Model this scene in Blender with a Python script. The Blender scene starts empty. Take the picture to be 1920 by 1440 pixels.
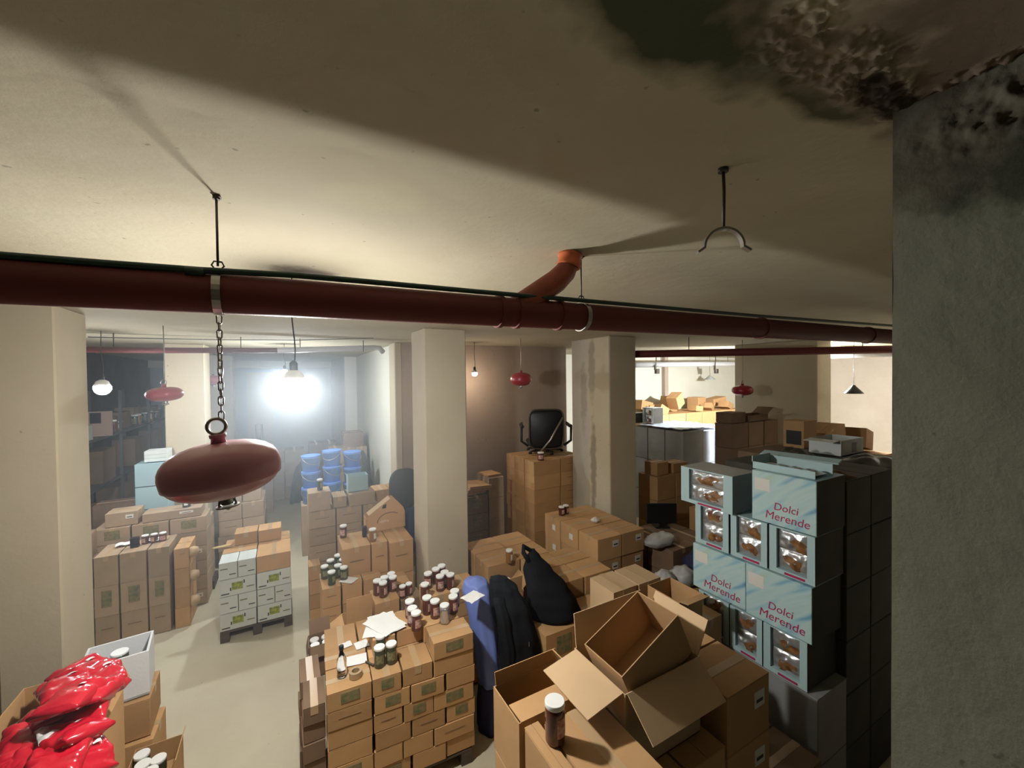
import bpy, math, random
from mathutils import Vector, Matrix, noise
random.seed(7)
S = bpy.context.scene
C = S.collection
# ------------------------------------------------------------------ camera, world, exposure
H = 3.05            # eye height above the floor
CZ = 3.62           # ceiling height
F = 770.0           # focal length in pixels of the 1920 px frame
YAW, PITCH, ROLL = math.radians(28.9), 0.016, 0.012
_f = Vector((math.sin(YAW)*math.cos(PITCH), math.cos(YAW)*math.cos(PITCH), -math.sin(PITCH)))
_r0 = Vector((math.cos(YAW), -math.sin(YAW), 0)); _u0 = _r0.cross(_f)
_r = _r0*math.cos(ROLL)-_u0*math.sin(ROLL); _u = _u0*math.cos(ROLL)+_r0*math.sin(ROLL)
cd = bpy.data.cameras.new('camera'); cam = bpy.data.objects.new('camera', cd); C.objects.link(cam)
cam.matrix_world = Matrix(((_r.x,_u.x,-_f.x,0),(_r.y,_u.y,-_f.y,0),(_r.z,_u.z,-_f.z,H),(0,0,0,1)))
cd.sensor_width = 36; cd.lens = F/1920*36; cd.clip_start = 0.02; cd.clip_end = 100
S.camera = cam
S.view_settings.view_transform = 'Standard'; S.view_settings.look = 'None'
S.view_settings.gamma = 1; S.view_settings.use_curve_mapping = False
S.view_settings.exposure = 1.45
W = bpy.data.worlds.new('world'); S.world = W; W.use_nodes = True
W.node_tree.nodes['Background'].inputs[0].default_value = (0.5,0.45,0.38,1)
W.node_tree.nodes['Background'].inputs[1].default_value = 0.01
S.cycles.max_bounces = 6; S.cycles.diffuse_bounces = 2; S.cycles.glossy_bounces = 3
S.cycles.sample_clamp_indirect = 4.0; S.cycles.caustics_reflective = False; S.cycles.caustics_refractive = False

def P(px, py, z=None, x=None, y=None):
    """point of the room seen at a pixel, on the plane at a height, x or y"""
    v = _f*F + _r*(px-960) - _u*(py-720)
    o = Vector((0,0,H))
    if z is not None: t = (z-H)/v.z
    elif x is not None: t = x/v.x
    else: t = y/v.y
    return o+v*t

# ------------------------------------------------------------------ mesh building
class MB:
    def __init__(s): s.v=[]; s.f=[]; s.sm=[]
    def add(s, vs, fs, smooth=False, M=None):
        n=len(s.v)
        s.v += [ (M@Vector(v)) if M else Vector(v) for v in vs]
        s.f += [tuple(i+n for i in f) for f in fs]; s.sm += [smooth]*len(fs)
        return s
    def box(s, a, b, M=None, bev=0.0):
        x0,y0,z0=a; x1,y1,z1=b
        if bev<=0:
            vs=[(x0,y0,z0),(x1,y0,z0),(x1,y1,z0),(x0,y1,z0),(x0,y0,z1),(x1,y0,z1),(x1,y1,z1),(x0,y1,z1)]
            return s.add(vs,[(0,3,2,1),(4,5,6,7),(0,1,5,4),(1,2,6,5),(2,3,7,6),(3,0,4,7)],False,M)
        # chamfered box
        vs=[]; idx={}
        for i,x in ((0,x0),(1,x1)):
            for j,y in ((0,y0),(1,y1)):
                for k,z in ((0,z0),(1,z1)):
                    dx=bev if i==0 else -bev; dy=bev if j==0 else -bev; dz=bev if k==0 else -bev
                    idx[(i,j,k,0)]=len(vs); vs.append((x,y+dy,z+dz))
                    idx[(i,j,k,1)]=len(vs); vs.append((x+dx,y,z+dz))
                    idx[(i,j,k,2)]=len(vs); vs.append((x+dx,y+dy,z))
        fs=[]
        def q(*k): fs.append(tuple(idx[t] for t in k))
        q((0,0,0,0),(0,0,1,0),(0,1,1,0),(0,1,0,0)); q((1,0,0,0),(1,1,0,0),(1,1,1,0),(1,0,1,0))
        q((0,0,0,1),(1,0,0,1),(1,0,1,1),(0,0,1,1)); q((0,1,0,1),(0,1,1,1),(1,1,1,1),(1,1,0,1))
        q((0,0,0,2),(0,1,0,2),(1,1,0,2),(1,0,0,2)); q((0,0,1,2),(1,0,1,2),(1,1,1,2),(0,1,1,2))
        for k in (0,1):
            for j in (0,1): q((0,j,k,1),(1,j,k,1),(1,j,k,2),(0,j,k,2))
            for i in (0,1): q((i,0,k,0),(i,1,k,0),(i,1,k,2),(i,0,k,2))
        for i in (0,1):
            for j in (0,1): q((i,j,0,0),(i,j,1,0),(i,j,1,1),(i,j,0,1))
        for i in (0,1):
            for j in (0,1):
                for k in (0,1): q((i,j,k,0),(i,j,k,1),(i,j,k,2))
        return s.add(vs,fs,False,M)
    def lathe(s, prof, n=24, M=None, cap=True, smooth=True):
        vs=[]; fs=[]
        for r,z in prof:
            for k in range(n):
                a=2*math.pi*k/n; vs.append((r*math.cos(a), r*math.sin(a), z))
        for i in range(len(prof)-1):
            for k in range(n):
                k2=(k+1)%n; fs.append((i*n+k,i*n+k2,(i+1)*n+k2,(i+1)*n+k))
        s.add(vs,fs,smooth,M)
        if cap:
            m=len(s.v)-len(vs)
            s.f.append(tuple(m+k for k in reversed(range(n)))); s.sm.append(False)
            s.f.append(tuple(m+(len(prof)-1)*n+k for k in range(n))); s.sm.append(False)
        return s
    def tube(s, pts, r, n=8, closed=False, M=None, flat=None):
        pts=[Vector(p) for p in pts]; m=len(pts); vs=[]; fs=[]
        up=None
        for i,p in enumerate(pts):
            if closed: t=(pts[(i+1)%m]-pts[i-1])
            else: t=(pts[min(i+1,m-1)]-pts[max(i-1,0)])
            t.normalize()
            if up is None:
                up=Vector((0,0,1)) if abs(t.z)<0.9 else Vector((1,0,0))
            a=t.cross(up); a.normalize(); b=a.cross(t); b.normalize(); up=b
            rr=r[i] if isinstance(r,(list,tuple)) else r
            for k in range(n):
                q=2*math.pi*k/n; vs.append(p+a*(rr*math.cos(q)*(flat or 1))+b*(rr*math.sin(q)))
        mm=m if closed else m-1
        for i in range(mm):
            j=(i+1)%m
            for k in range(n):
                k2=(k+1)%n; fs.append((i*n+k,i*n+k2,j*n+k2,j*n+k))
        if not closed: fs += [tuple(reversed(range(n))), tuple((m-1)*n+k for k in range(n))]
        return s.add(vs,fs,True,M)
    def loft(s, rings, smooth=True, cap=True, M=None):
        n=len(rings[0]); vs=[p for r in rings for p in r]; fs=[]
        for i in range(len(rings)-1):
            for k in range(n):
                k2=(k+1)%n; fs.append((i*n+k,i*n+k2,(i+1)*n+k2,(i+1)*n+k))
        if cap: fs += [tuple(reversed(range(n))), tuple((len(rings)-1)*n+k for k in range(n))]
        return s.add(vs,fs,smooth,M)
    def grid(s, fn, nu, nv, smooth=True, M=None):
        vs=[fn(i/nu,j/nv) for j in range(nv+1) for i in range(nu+1)]
        fs=[(j*(nu+1)+i,j*(nu+1)+i+1,(j+1)*(nu+1)+i+1,(j+1)*(nu+1)+i) for j in range(nv) for i in range(nu)]
        return s.add(vs,fs,smooth,M)
    def prism(s, poly, y0, y1, M=None):
        n=len(poly)
        vs=[(x,y0,z) for x,z in poly]+[(x,y1,z) for x,z in poly]
        fs=[tuple(range(n)),tuple(reversed(range(n,2*n)))]+[((i+1)%n,i,i+n,(i+1)%n+n) for i in range(n)]
        return s.add(vs,fs,False,M)
    def mesh(s, name, mat):
        me=bpy.data.meshes.new(name); me.from_pydata([tuple(v) for v in s.v],[],s.f)
        me.polygons.foreach_set('use_smooth', s.sm)
        me.materials.append(mat); me.update(); return me

def obj(name, mb, mat, parent=None, loc=(0,0,0), rz=0.0, rot=None):
    me = mb.mesh(name, mat) if isinstance(mb, MB) else mb
    o = bpy.data.objects.new(name, me); C.objects.link(o)
    o.location = loc; o.rotation_euler = rot if rot else (0,0,rz)
    if parent: o.parent = parent
    return o
def empty(name, loc=(0,0,0), rz=0.0, rot=None):
    o=bpy.data.objects.new(name,None); C.objects.link(o); o.location=loc; o.rotation_euler=rot if rot else (0,0,rz); o.empty_display_size=.05; return o
def tag(o, label, cat, group=None, kind=None):
    o['label']=label; o['category']=cat
    if group: o['group']=group
    if kind: o['kind']=kind
    return o
def struct(o, label=None):
    o['kind']='structure'
    if label: o['label']=label
    return o
def copy_tree(o, parent=None):
    c=o.copy(); C.objects.link(c)
    if parent: c.parent=parent
    for ch in list(o.children): copy_tree(ch,c)
    return c
def sol(o, t, off=0):
    m=o.modifiers.new('thickness','SOLIDIFY'); m.thickness=t; m.offset=off; return o

# ------------------------------------------------------------------ materials
def mat(name, col, rough=0.7, metal=0.0, spec=0.5, vary=0.0, nscale=6.0, namt=0.0, col2=None, bump=0.0, bscale=30.0, emit=None, estr=0, trans=0, stretch=None, coat=0, ior=1.45):
    m=bpy.data.materials.new(name); m.use_nodes=True; nt=m.node_tree; N=nt.nodes; L=nt.links
    b=N['Principled BSDF']
    b.inputs['Base Color'].default_value=(*col,1); b.inputs['Roughness'].default_value=rough; b.inputs['Metallic'].default_value=metal
    b.inputs['Specular IOR Level'].default_value=spec; b.inputs['IOR'].default_value=ior
    b.inputs['Transmission Weight'].default_value=trans; b.inputs['Coat Weight'].default_value=coat
    if emit: b.inputs['Emission Color'].default_value=(*emit,1); b.inputs['Emission Strength'].default_value=estr
    out=None
    tc=N.new('ShaderNodeTexCoord'); src=tc.outputs['Object']
    if stretch:
        mp=N.new('ShaderNodeMapping'); mp.inputs['Scale'].default_value=stretch; L.new(src,mp.inputs[0]); src=mp.outputs[0]
    if namt>0 or col2:
        n=N.new('ShaderNodeTexNoise'); n.inputs['Scale'].default_value=nscale; n.inputs['Detail'].default_value=5
        L.new(src,n.inputs['Vector'])
        r=N.new('ShaderNodeMapRange'); r.inputs[1].default_value=.35; r.inputs[2].default_value=.65; L.new(n.outputs[0],r.inputs[0])
        mx=N.new('ShaderNodeMix'); mx.data_type='RGBA'
        c2=col2 or tuple(c*(1-namt) for c in col)
        mx.inputs[6].default_value=(*col,1); mx.inputs[7].default_value=(*c2,1)
        L.new(r.outputs[0],mx.inputs[0]); out=mx.outputs[2]
    if vary>0:
        oi=N.new('ShaderNodeObjectInfo'); hs=N.new('ShaderNodeHueSaturation')
        r2=N.new('ShaderNodeMapRange'); r2.inputs[3].default_value=1-vary; r2.inputs[4].default_value=1+vary
        L.new(oi.outputs['Random'],r2.inputs[0]); L.new(r2.outputs[0],hs.inputs['Value'])
        if out: L.new(out,hs.inputs['Color'])
        else: hs.inputs['Color'].default_value=(*col,1)
        out=hs.outputs[0]
    if out: L.new(out,b.inputs['Base Color'])
    if bump>0:
        n2=N.new('ShaderNodeTexNoise'); n2.inputs['Scale'].default_value=bscale; n2.inputs['Detail'].default_value=4; L.new(src,n2.inputs['Vector'])
        bp=N.new('ShaderNodeBump'); bp.inputs['Strength'].default_value=bump; bp.inputs['Distance'].default_value=.01
        L.new(n2.outputs[0],bp.inputs['Height']); L.new(bp.outputs[0],b.inputs['Normal'])
    return m
M={}
M['card']=mat('cardboard',(.56,.33,.155),.75,spec=.25,vary=.14,namt=.14,nscale=3,bump=.15,bscale=18)
M['card_pale']=mat('pale_cardboard',(.58,.40,.235),.75,spec=.25,vary=.08,namt=.1,nscale=3)
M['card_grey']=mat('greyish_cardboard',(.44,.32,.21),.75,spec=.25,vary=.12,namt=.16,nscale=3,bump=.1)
M['card_inner']=mat('cardboard_inside',(.47,.29,.15),.85,spec=.15,namt=.1,nscale=2)
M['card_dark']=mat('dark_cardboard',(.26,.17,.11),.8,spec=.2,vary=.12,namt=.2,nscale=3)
M['tape']=mat('packing_tape',(.50,.34,.19),.28,spec=.5)
M['green_ink']=mat('green_ink',(.12,.155,.07),.7,namt=.5,nscale=25,col2=(.30,.22,.11))
M['label']=mat('paper_label',(.75,.72,.66),.6)
M['ink']=mat('black_ink',(.03,.03,.03),.6)
M['white_card']=mat('white_coated_card',(.66,.70,.66),.5,vary=.05,namt=.06,nscale=4)
M['white']=mat('white_paper',(.82,.82,.80),.6)
M['foam']=mat('white_foam',(.80,.81,.83),.8,bump=.1,bscale=60)
M['lid']=mat('white_lid',(.85,.86,.84),.35)
M['choc']=mat('chocolate_glass',(.10,.028,.018),.12,spec=.6,coat=.5)
M['green_jar']=mat('dark_green_glass',(.045,.055,.03),.12,spec=.6,coat=.5)
M['amber']=mat('amber_jar',(.28,.13,.04),.15,spec=.6,coat=.5)
M['jar_label']=mat('jar_label',(.42,.16,.13),.5,namt=.5,nscale=60,col2=(.65,.5,.42))
M['jar_label_g']=mat('olive_jar_label',(.28,.27,.13),.5,col2=(.07,.07,.05),nscale=45)
M['red']=mat('red_enamel',(.42,.03,.045),.32,spec=.5,coat=.25)
M['dusty_red']=mat('dusty_red_enamel',(.60,.26,.33),.42,spec=.5,coat=.3,namt=.2,nscale=5)
M['maroon']=mat('maroon_pipe',(.165,.040,.038),.6,spec=.3,namt=.35,nscale=2.5,col2=(.15,.035,.03),bump=.05)
M['orange']=mat('orange_plastic',(.62,.15,.05),.45)
M['green_pipe']=mat('dark_green_pipe',(.025,.055,.04),.4)
M['grey_pipe']=mat('grey_pipe',(.5,.5,.5),.4)
M['steel']=mat('steel',(.42,.41,.38),.35,metal=.9)
M['rust']=mat('dull_iron',(.10,.085,.07),.5,metal=.6)
M['black']=mat('black_plastic',(.012,.013,.015),.4)
M['cloth']=mat('black_cloth',(.008,.009,.012),.85,spec=.2,bump=.3,bscale=14)
M['blue_cloth']=mat('blue_nylon',(.16,.22,.55),.5,bump=.25,bscale=12)
M['navy']=mat('navy_cloth',(.03,.03,.09),.8,bump=.3,bscale=10)
M['blue']=mat('blue_plastic',(.13,.31,.78),.4)
M['foil_red']=mat('red_foil',(.55,.012,.03),.22,spec=.7,coat=.4,bump=.6,bscale=9)
M['bag']=mat('white_plastic_bag',(.5,.5,.5),.35,bump=.4,bscale=12)
M['wood']=mat('pallet_wood',(.11,.085,.065),.8,namt=.3,nscale=8,stretch=(1,12,12))
M['yellow']=mat('yellow_green_ink',(.42,.46,.04),.5,col2=(.15,.2,.03),nscale=40)
M['pale_blue']=mat('pale_blue_card',(.36,.52,.56),.5,vary=.05)
M['grey_shade_wrap']=mat('grey_shaded_card',(.33,.33,.33),.45,vary=.1,namt=.2,nscale=3,bump=.2,bscale=8)  # on the wrapped cartons: their shaded faces, put into the colour
M['pale_lit_wrap']=mat('pale_lit_card',(.62,.70,.80),.4,vary=.05,namt=.1,nscale=3,bump=.15,bscale=8)  # lit faces of the wrapped cartons, painted paler
M['magenta']=mat('crimson_ink',(.42,.03,.10),.5)
M['glass']=mat('clear_glass',(.9,.9,.9),.03,trans=1.0)
M['dark_stuff']=mat('dark_grey_bag',(.05,.05,.045),.5,bump=.3,bscale=8)
M['tan']=mat('tan_leather',(.5,.36,.16),.6)
M['shelf_metal']=mat('shelf_metal',(.12,.12,.12),.5,metal=.3)
M['pink_board']=mat('pinkish_board',(.52,.38,.30),.6)
def emis(name,col,s):
    m=bpy.data.materials.new(name); m.use_nodes=True; nt=m.node_tree; nt.nodes.clear()
    e=nt.nodes.new('ShaderNodeEmission'); e.inputs[0].default_value=(*col,1); e.inputs[1].default_value=s
    o=nt.nodes.new('ShaderNodeOutputMaterial'); nt.links.new(e.outputs[0],o.inputs[0]); return m

def plaster(name, col, col2, spots=(), bump=.35):
    """painted plaster; spots = (centre, radius, colour, noise scale) stains with a shape of their own, and one painted bulb shadow, in world metres"""
    m=bpy.data.materials.new(name); m.use_nodes=True; nt=m.node_tree; N=nt.nodes; L=nt.links
    b=N['Principled BSDF']; b.inputs['Roughness'].default_value=.85; b.inputs['Specular IOR Level'].default_value=.2
    g=N.new('ShaderNodeNewGeometry')
    n=N.new('ShaderNodeTexNoise'); n.inputs['Scale'].default_value=1.3; n.inputs['Detail'].default_value=6; n.inputs['Roughness'].default_value=.6; L.new(g.outputs['Position'],n.inputs['Vector'])
    r=N.new('ShaderNodeMapRange'); r.inputs[1].default_value=.38; r.inputs[2].default_value=.66; L.new(n.outputs[0],r.inputs[0])
    mx=N.new('ShaderNodeMix'); mx.data_type='RGBA'; mx.inputs[6].default_value=(*col,1); mx.inputs[7].default_value=(*col2,1); L.new(r.outputs[0],mx.inputs[0])
    cur=mx.outputs[2]
    # tiny pits
    v=N.new('ShaderNodeTexNoise'); v.inputs['Scale'].default_value=26; v.inputs['Detail'].default_value=2; L.new(g.outputs['Position'],v.inputs['Vector'])
    pr=N.new('ShaderNodeMapRange'); pr.inputs[1].default_value=.73; pr.inputs[2].default_value=.77; pr.inputs[4].default_value=.6; L.new(v.outputs[0],pr.inputs[0])
    mx=N.new('ShaderNodeMix'); mx.data_type='RGBA'; L.new(pr.outputs[0],mx.inputs[0]); L.new(cur,mx.inputs[6]); mx.inputs[7].default_value=(*[c*.35 for c in col],1); cur=mx.outputs[2]
    for (cx,cy,cz),(rx,ry,rz_),c,ns in spots:
        sub=N.new('ShaderNodeVectorMath'); sub.operation='SUBTRACT'; L.new(g.outputs['Position'],sub.inputs[0]); sub.inputs[1].default_value=(cx,cy,cz)
        dv=N.new('ShaderNodeVectorMath'); dv.operation='DIVIDE'; L.new(sub.outputs[0],dv.inputs[0]); dv.inputs[1].default_value=(rx,ry,rz_)
        ln=N.new('ShaderNodeVectorMath'); ln.operation='LENGTH'; L.new(dv.outputs[0],ln.inputs[0])
        n2=N.new('ShaderNodeTexNoise'); n2.inputs['Scale'].default_value=ns; n2.inputs['Detail'].default_value=5; L.new(g.outputs['Position'],n2.inputs['Vector'])
        ad=N.new('ShaderNodeMath'); ad.operation='MULTIPLY_ADD'; L.new(n2.outputs[0],ad.inputs[0]); ad.inputs[1].default_value=1.6; L.new(ln.outputs['Value'],ad.inputs[2])
        r3=N.new('ShaderNodeMapRange'); r3.inputs[1].default_value=1.45; r3.inputs[2].default_value=1.95; r3.inputs[3].default_value=1; r3.inputs[4].default_value=0; L.new(ad.outputs[0],r3.inputs[0])
        mx=N.new('ShaderNodeMix'); mx.data_type='RGBA'; L.new(r3.outputs[0],mx.inputs[0]); L.new(cur,mx.inputs[6]); mx.inputs[7].default_value=(*c,1); cur=mx.outputs[2]
    L.new(cur,b.inputs['Base Color'])
    n4=N.new('ShaderNodeTexNoise'); n4.inputs['Scale'].default_value=7; n4.inputs['Detail'].default_value=8; n4.inputs['Roughness'].default_value=.62; L.new(g.outputs['Position'],n4.inputs['Vector'])
    bp=N.new('ShaderNodeBump'); bp.inputs['Strength'].default_value=bump; bp.inputs['Distance'].default_value=.03; L.new(n4.outputs[0],bp.inputs['Height']); L.new(bp.outputs[0],b.inputs['Normal'])
    return m
CREAM=(.56,.48,.345)
M['ceil']=plaster('ceiling_plaster',(.55,.50,.37),(.50,.44,.31),[((1.12,.17,CZ),(.55,.24,.5),(.20,.155,.115),6),((.55,.44,CZ),(.30,.12,.5),(.085,.095,.055),6),((.98,.43,CZ),(.26,.055,.5),(.12,.12,.07),7),((.95,.385,CZ),(.34,.06,.5),(.26,.21,.15),16),((1.1,.37,CZ),(.14,.04,.5),(.05,.04,.03),22),((.10,2.45,CZ),(.16,.13,.5),(.24,.20,.17),6),((.28,1.35,CZ),(.16,.14,.5),(.55,.50,.34),5)],bump=.22)  # dark spot over the bright bulb is its base's shadow, painted in
M['pillar']=plaster('pillar_paint',CREAM,(.51,.43,.30),bump=.12)
M['pillar_stain']=plaster('stained_pillar_paint',CREAM,(.50,.42,.28),[((3.98,5.08,2.6),(.3,.30,1.8),(.46,.42,.35),3),((3.98,4.74,1.7),(.3,.07,.8),(.30,.25,.17),6),((3.98,4.76,3.15),(.3,.08,.5),(.36,.31,.22),6),((3.98,4.95,2.75),(.3,.08,.5),(.36,.32,.25),7)],bump=.15)
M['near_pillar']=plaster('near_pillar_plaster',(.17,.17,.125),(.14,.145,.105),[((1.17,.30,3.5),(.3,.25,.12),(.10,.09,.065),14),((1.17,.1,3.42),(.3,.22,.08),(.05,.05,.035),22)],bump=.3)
M['wallp']=plaster('wall_paint',(.56,.50,.42),(.50,.44,.36),bump=.1)
M['wall_pink']=plaster('pinkish_wall_plaster',(.46,.37,.30),(.40,.32,.26),bump=.1)
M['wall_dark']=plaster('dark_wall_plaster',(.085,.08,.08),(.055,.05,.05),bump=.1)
M['wall_blue']=plaster('grey_blue_wall_paint',(.45,.51,.58),(.40,.46,.53),bump=.06)
M['wall_white']=plaster('white_wall_paint',(.72,.70,.60),(.68,.66,.56),bump=.06)
def floor_mat():
    m=plaster('floor_concrete',(.60,.54,.40),(.53,.47,.34),bump=.05)
    m.node_tree.nodes['Principled BSDF'].inputs['Roughness'].default_value=.6
    return m
M['floor']=floor_mat()

# ------------------------------------------------------------------ room shell
def sbox(name,a,b,m,bev=0,label=None): return struct(obj(name,MB().box(a,b,bev=bev),m),label)
sbox('floor',(-4,-3,-.1),(15,15.2,0),M['floor'])
def ceiling():
    mb=MB()
    # fine patch over the crumbling corner, coarse slab around it
    x0,x1,y0,y1=.5,1.62,-.1,.58
    def seg(x,y,a,b):
        ax,ay=a; bx,by=b; t=max(0,min(1,((x-ax)*(bx-ax)+(y-ay)*(by-ay))/((bx-ax)**2+(by-ay)**2)))
        return math.hypot(x-ax-t*(bx-ax),y-ay-t*(by-ay))
    def fn(u,v):
        x=x0+(x1-x0)*u; y=y0+(y1-y0)*v
        w=.030*noise.noise(Vector((x*9,y*9,5)))
        d=min(seg(x,y,(.74,.405),(1.02,.385)),seg(x,y,(.86,.35),(1.17,.375)),seg(x,y,(1.17,.37),(1.17,.05))+.012,seg(x,y,(.70,.34),(.84,.37))+.01)+w
        k=max(0,min(1,(.050-d)/.022)); k*=min(1,min(u,1-u,v,1-v)*8)
        n=noise.fractal(Vector((x*42,y*42,3.1)),.75,2.2,5)
        m=noise.fractal(Vector((x*16,y*16,8.1)),.9,2.1,3)
        return (x,y,CZ-k*.004+k*(.011*n+.007*m)+.0012*noise.noise(Vector((x*12,y*12,0)))*min(1,min(u,1-u,v,1-v)*8))
    mb.grid(fn,300,190)
    mb.f=[tuple(reversed(f)) for f in mb.f]
    for a,b in (((-4,-3),(x0,15.2)),((x1,-3),(15,15.2)),((x0,-3),(x1,y0)),((x0,y1),(x1,15.2))):
        mb.add([(a[0],a[1],CZ),(b[0],a[1],CZ),(b[0],b[1],CZ),(a[0],b[1],CZ)],[(3,2,1,0)])
    mb.box((-4,-3,CZ+.08),(15,15.2,CZ+.2))
    return struct(obj('ceiling',mb,M['ceil']))
ceiling()
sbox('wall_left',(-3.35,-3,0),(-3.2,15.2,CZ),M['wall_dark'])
sbox('wall_back',(-3.2,14.5,0),(1.9,14.65,CZ),M['wall_blue'])
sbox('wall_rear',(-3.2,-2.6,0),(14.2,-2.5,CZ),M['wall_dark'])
sbox('wall_centre',(1.58,6.6,0),(4.87,6.75,CZ),M['wall_pink'])
sbox('wall_aisle_right',(1.58,6.75,0),(1.73,11,CZ),M['wall_white'])
sbox('wall_aisle_far',(1.30,11,0),(1.73,14.5,CZ),M['wall_white'])
sbox('wall_block_right',(4.72,6.75,0),(4.87,8.5,CZ),M['wall_white'])
sbox('wall_far_right',(4.72,8.5,0),(14.2,8.65,CZ),M['wall_white'])
sbox('wall_right',(14.05,-2.5,0),(14.2,8.5,CZ),M['wallp'])
# pillars
sbox('wall_pillar_left',(-1.78,4.2,0),(-1.455,4.75,CZ),M['pillar'],.01,'cream plastered pillar at the left edge')
sbox('wall_stub_left',(-2.6,4.3,0),(-1.80,4.7,CZ),M['pillar'],.01)
sbox('wall_pillar_centre',(1.365,4.5,0),(1.87,5.02,CZ),M['pillar'],.012)
sbox('wall_pillar_stained',(3.98,4.38,0),(4.49,5.25,CZ),M['pillar_stain'],.012)
sbox('wall_pillar_back_left',(-1.57,7.8,0),(-1.08,8.3,CZ),M['pillar'],.012)
sbox('wall_pillar_far_left',(-1.57,11.2,0),(-1.05,11.7,CZ),M['pillar'],.012)
sbox('wall_pillar_aisle',(1.50,6.5,0),(1.60,6.9,CZ),M['pillar'],.012)
sbox('wall_pillar_right',(7.62,3.47,0),(8.08,4.88,CZ),M['pillar'],.012)
sbox('wall_pillar_far_right',(9.75,8.38,0),(9.9,8.5,CZ),M['wall_pink'],0)
sbox('door_1',(-1.0,14.44,0),(-.35,14.5,3.3),M['wallp'])
def near_pillar():
    mb=MB()
    def fn(u,v):
        y=-1.2+1.587*u; z=(3.2*v/.35 if v<.35 else 3.2+(CZ-3.2)*(v-.35)/.65)
        w=.05*noise.noise(Vector((y*7,z*7,2)))
        k=max(0,min(1,(.085-abs(z-3.53)+w)/.05))*min(1,(1-u)*12)
        n=noise.fractal(Vector((y*34,z*34,7)),.8,2.2,5)
        return (1.17+k*(.004+.010*n)+.0015*noise.noise(Vector((y*6,z*6,0))),y,z)
    mb.grid(fn,360,170); mb.f=[tuple(reversed(f)) for f in mb.f]
    mb.add([(1.17,.387,0),(1.75,.387,0),(1.75,.387,CZ),(1.17,.387,CZ)],[(0,3,2,1)])
    mb.add([(1.75,-1.2,0),(1.75,.387,0),(1.75,.387,CZ),(1.75,-1.2,CZ)],[(0,1,2,3)])
    mb.add([(1.17,-1.2,0),(1.75,-1.2,0),(1.75,-1.2,CZ),(1.17,-1.2,CZ)],[(0,1,2,3)])
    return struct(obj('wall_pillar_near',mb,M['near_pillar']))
near_pillar()
sbox('trim_1',(-3.2,14.3,3.42),(1.9,14.5,CZ),M['wall_white'])          # beam before the back wall

# ------------------------------------------------------------------ lamps
def bulb_lamp(px,py,top_z,Y=None,D=None,col=(1,1,1),estr=300,r=.035,label='',shade=None,name='hanging_bulb',pos=None,dark=False):
    p=pos or P(px,py,y=Y)
    o=empty(name,p)
    pts=[(0,0,r*1.3)]
    n=10; L_=top_z-p.z
    for i in range(1,n+1):
        t=i/n; pts.append((.012*math.sin(t*7)*(1-t),.008*math.sin(t*5)*(1-t),r*1.3+(L_-r*1.3)*t))
    obj('cord',MB().tube(pts,.004,6),M['black'],o)
    obj('socket',MB().lathe([(.012,r*.9),(.02,r*1.0),(.02,r*1.0+.05),(.008,r*1.0+.065)],14),M['black'],o)
    if estr>0:
        prof=[(r*math.sin(a)*1.0+.0005, -r*1.05*math.cos(a)) for a in [math.pi*.56*i/8 for i in range(0,9)]]
        obj('bulb',MB().lathe(prof,20),emis('bulb_glow',col,estr),o)
        obj('bulb_base',MB().lathe([(r*.97,r*.19),(r*1.0,r*.23),(r*.7,r*.95),(.02,r*1.2)],20),M['lid'],o)
    if shade:
        obj('lamp_shade',MB().lathe([(.02,r+.11),(.03,r+.09),(shade,r-.02),(shade*1.02,r-.03),(shade*.98,r-.028),(.028,r+.04)],24,cap=False),M['black'] if dark else shade_mat,o)
    tag(o,label,'lamp')
    return o
shade_mat=mat('lamp_shade_enamel',(.35,.36,.33),.4)
LAMP=Vector((0.04,2.47,3.03))
bulb_lamp(0,0,CZ,col=(1.0,.985,.93),estr=520,r=.06,pos=LAMP,label='bright bare white bulb on a cable behind the maroon pipe')
bulb_lamp(534,700,CZ,Y=7.4,col=(.85,.93,1.0),estr=420,r=.06,label='smaller white bulb just above left of the brightest bulb')
bulb_lamp(192,727,CZ,Y=6.2,col=(.92,.95,1.0),estr=190,r=.075,label='lit bare bulb hanging by the left shelving')
bulb_lamp(890,700,CZ,Y=6.1,col=(1.0,.80,.60),estr=110,r=.045,label='warm small bulb against the pinkish wall')
bulb_lamp(1331,712,CZ,Y=7.9,estr=0,r=.03,shade=.16,label='small pale cone lamp before the bright cream wall')
bulb_lamp(1601,738,CZ,Y=3.2,estr=0,r=.03,shade=.13,dark=True,label='dark cone lamp, unlit, beside the near right pillar')
bulb_lamp(0,0,CZ,col=(.95,.97,1.0),estr=3200,r=.06,pos=Vector((8.9,4.4,3.15)),label='bulb hidden behind the brown right pillar')
bulb_lamp(0,0,CZ,col=(1.0,.93,.85),estr=220,r=.06,pos=Vector((10.6,2.2,3.15)),label='bulb behind the near right pillar lighting the right wall')
tag(obj('cord',MB().tube([P(165,632,z=3.6),P(400,637,z=3.6),P(555,638,z=3.6),P(700,634,z=3.6)],.006,6),M['rust']),'thin cable clipped along the ceiling behind the maroon pipe','cable')

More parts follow.
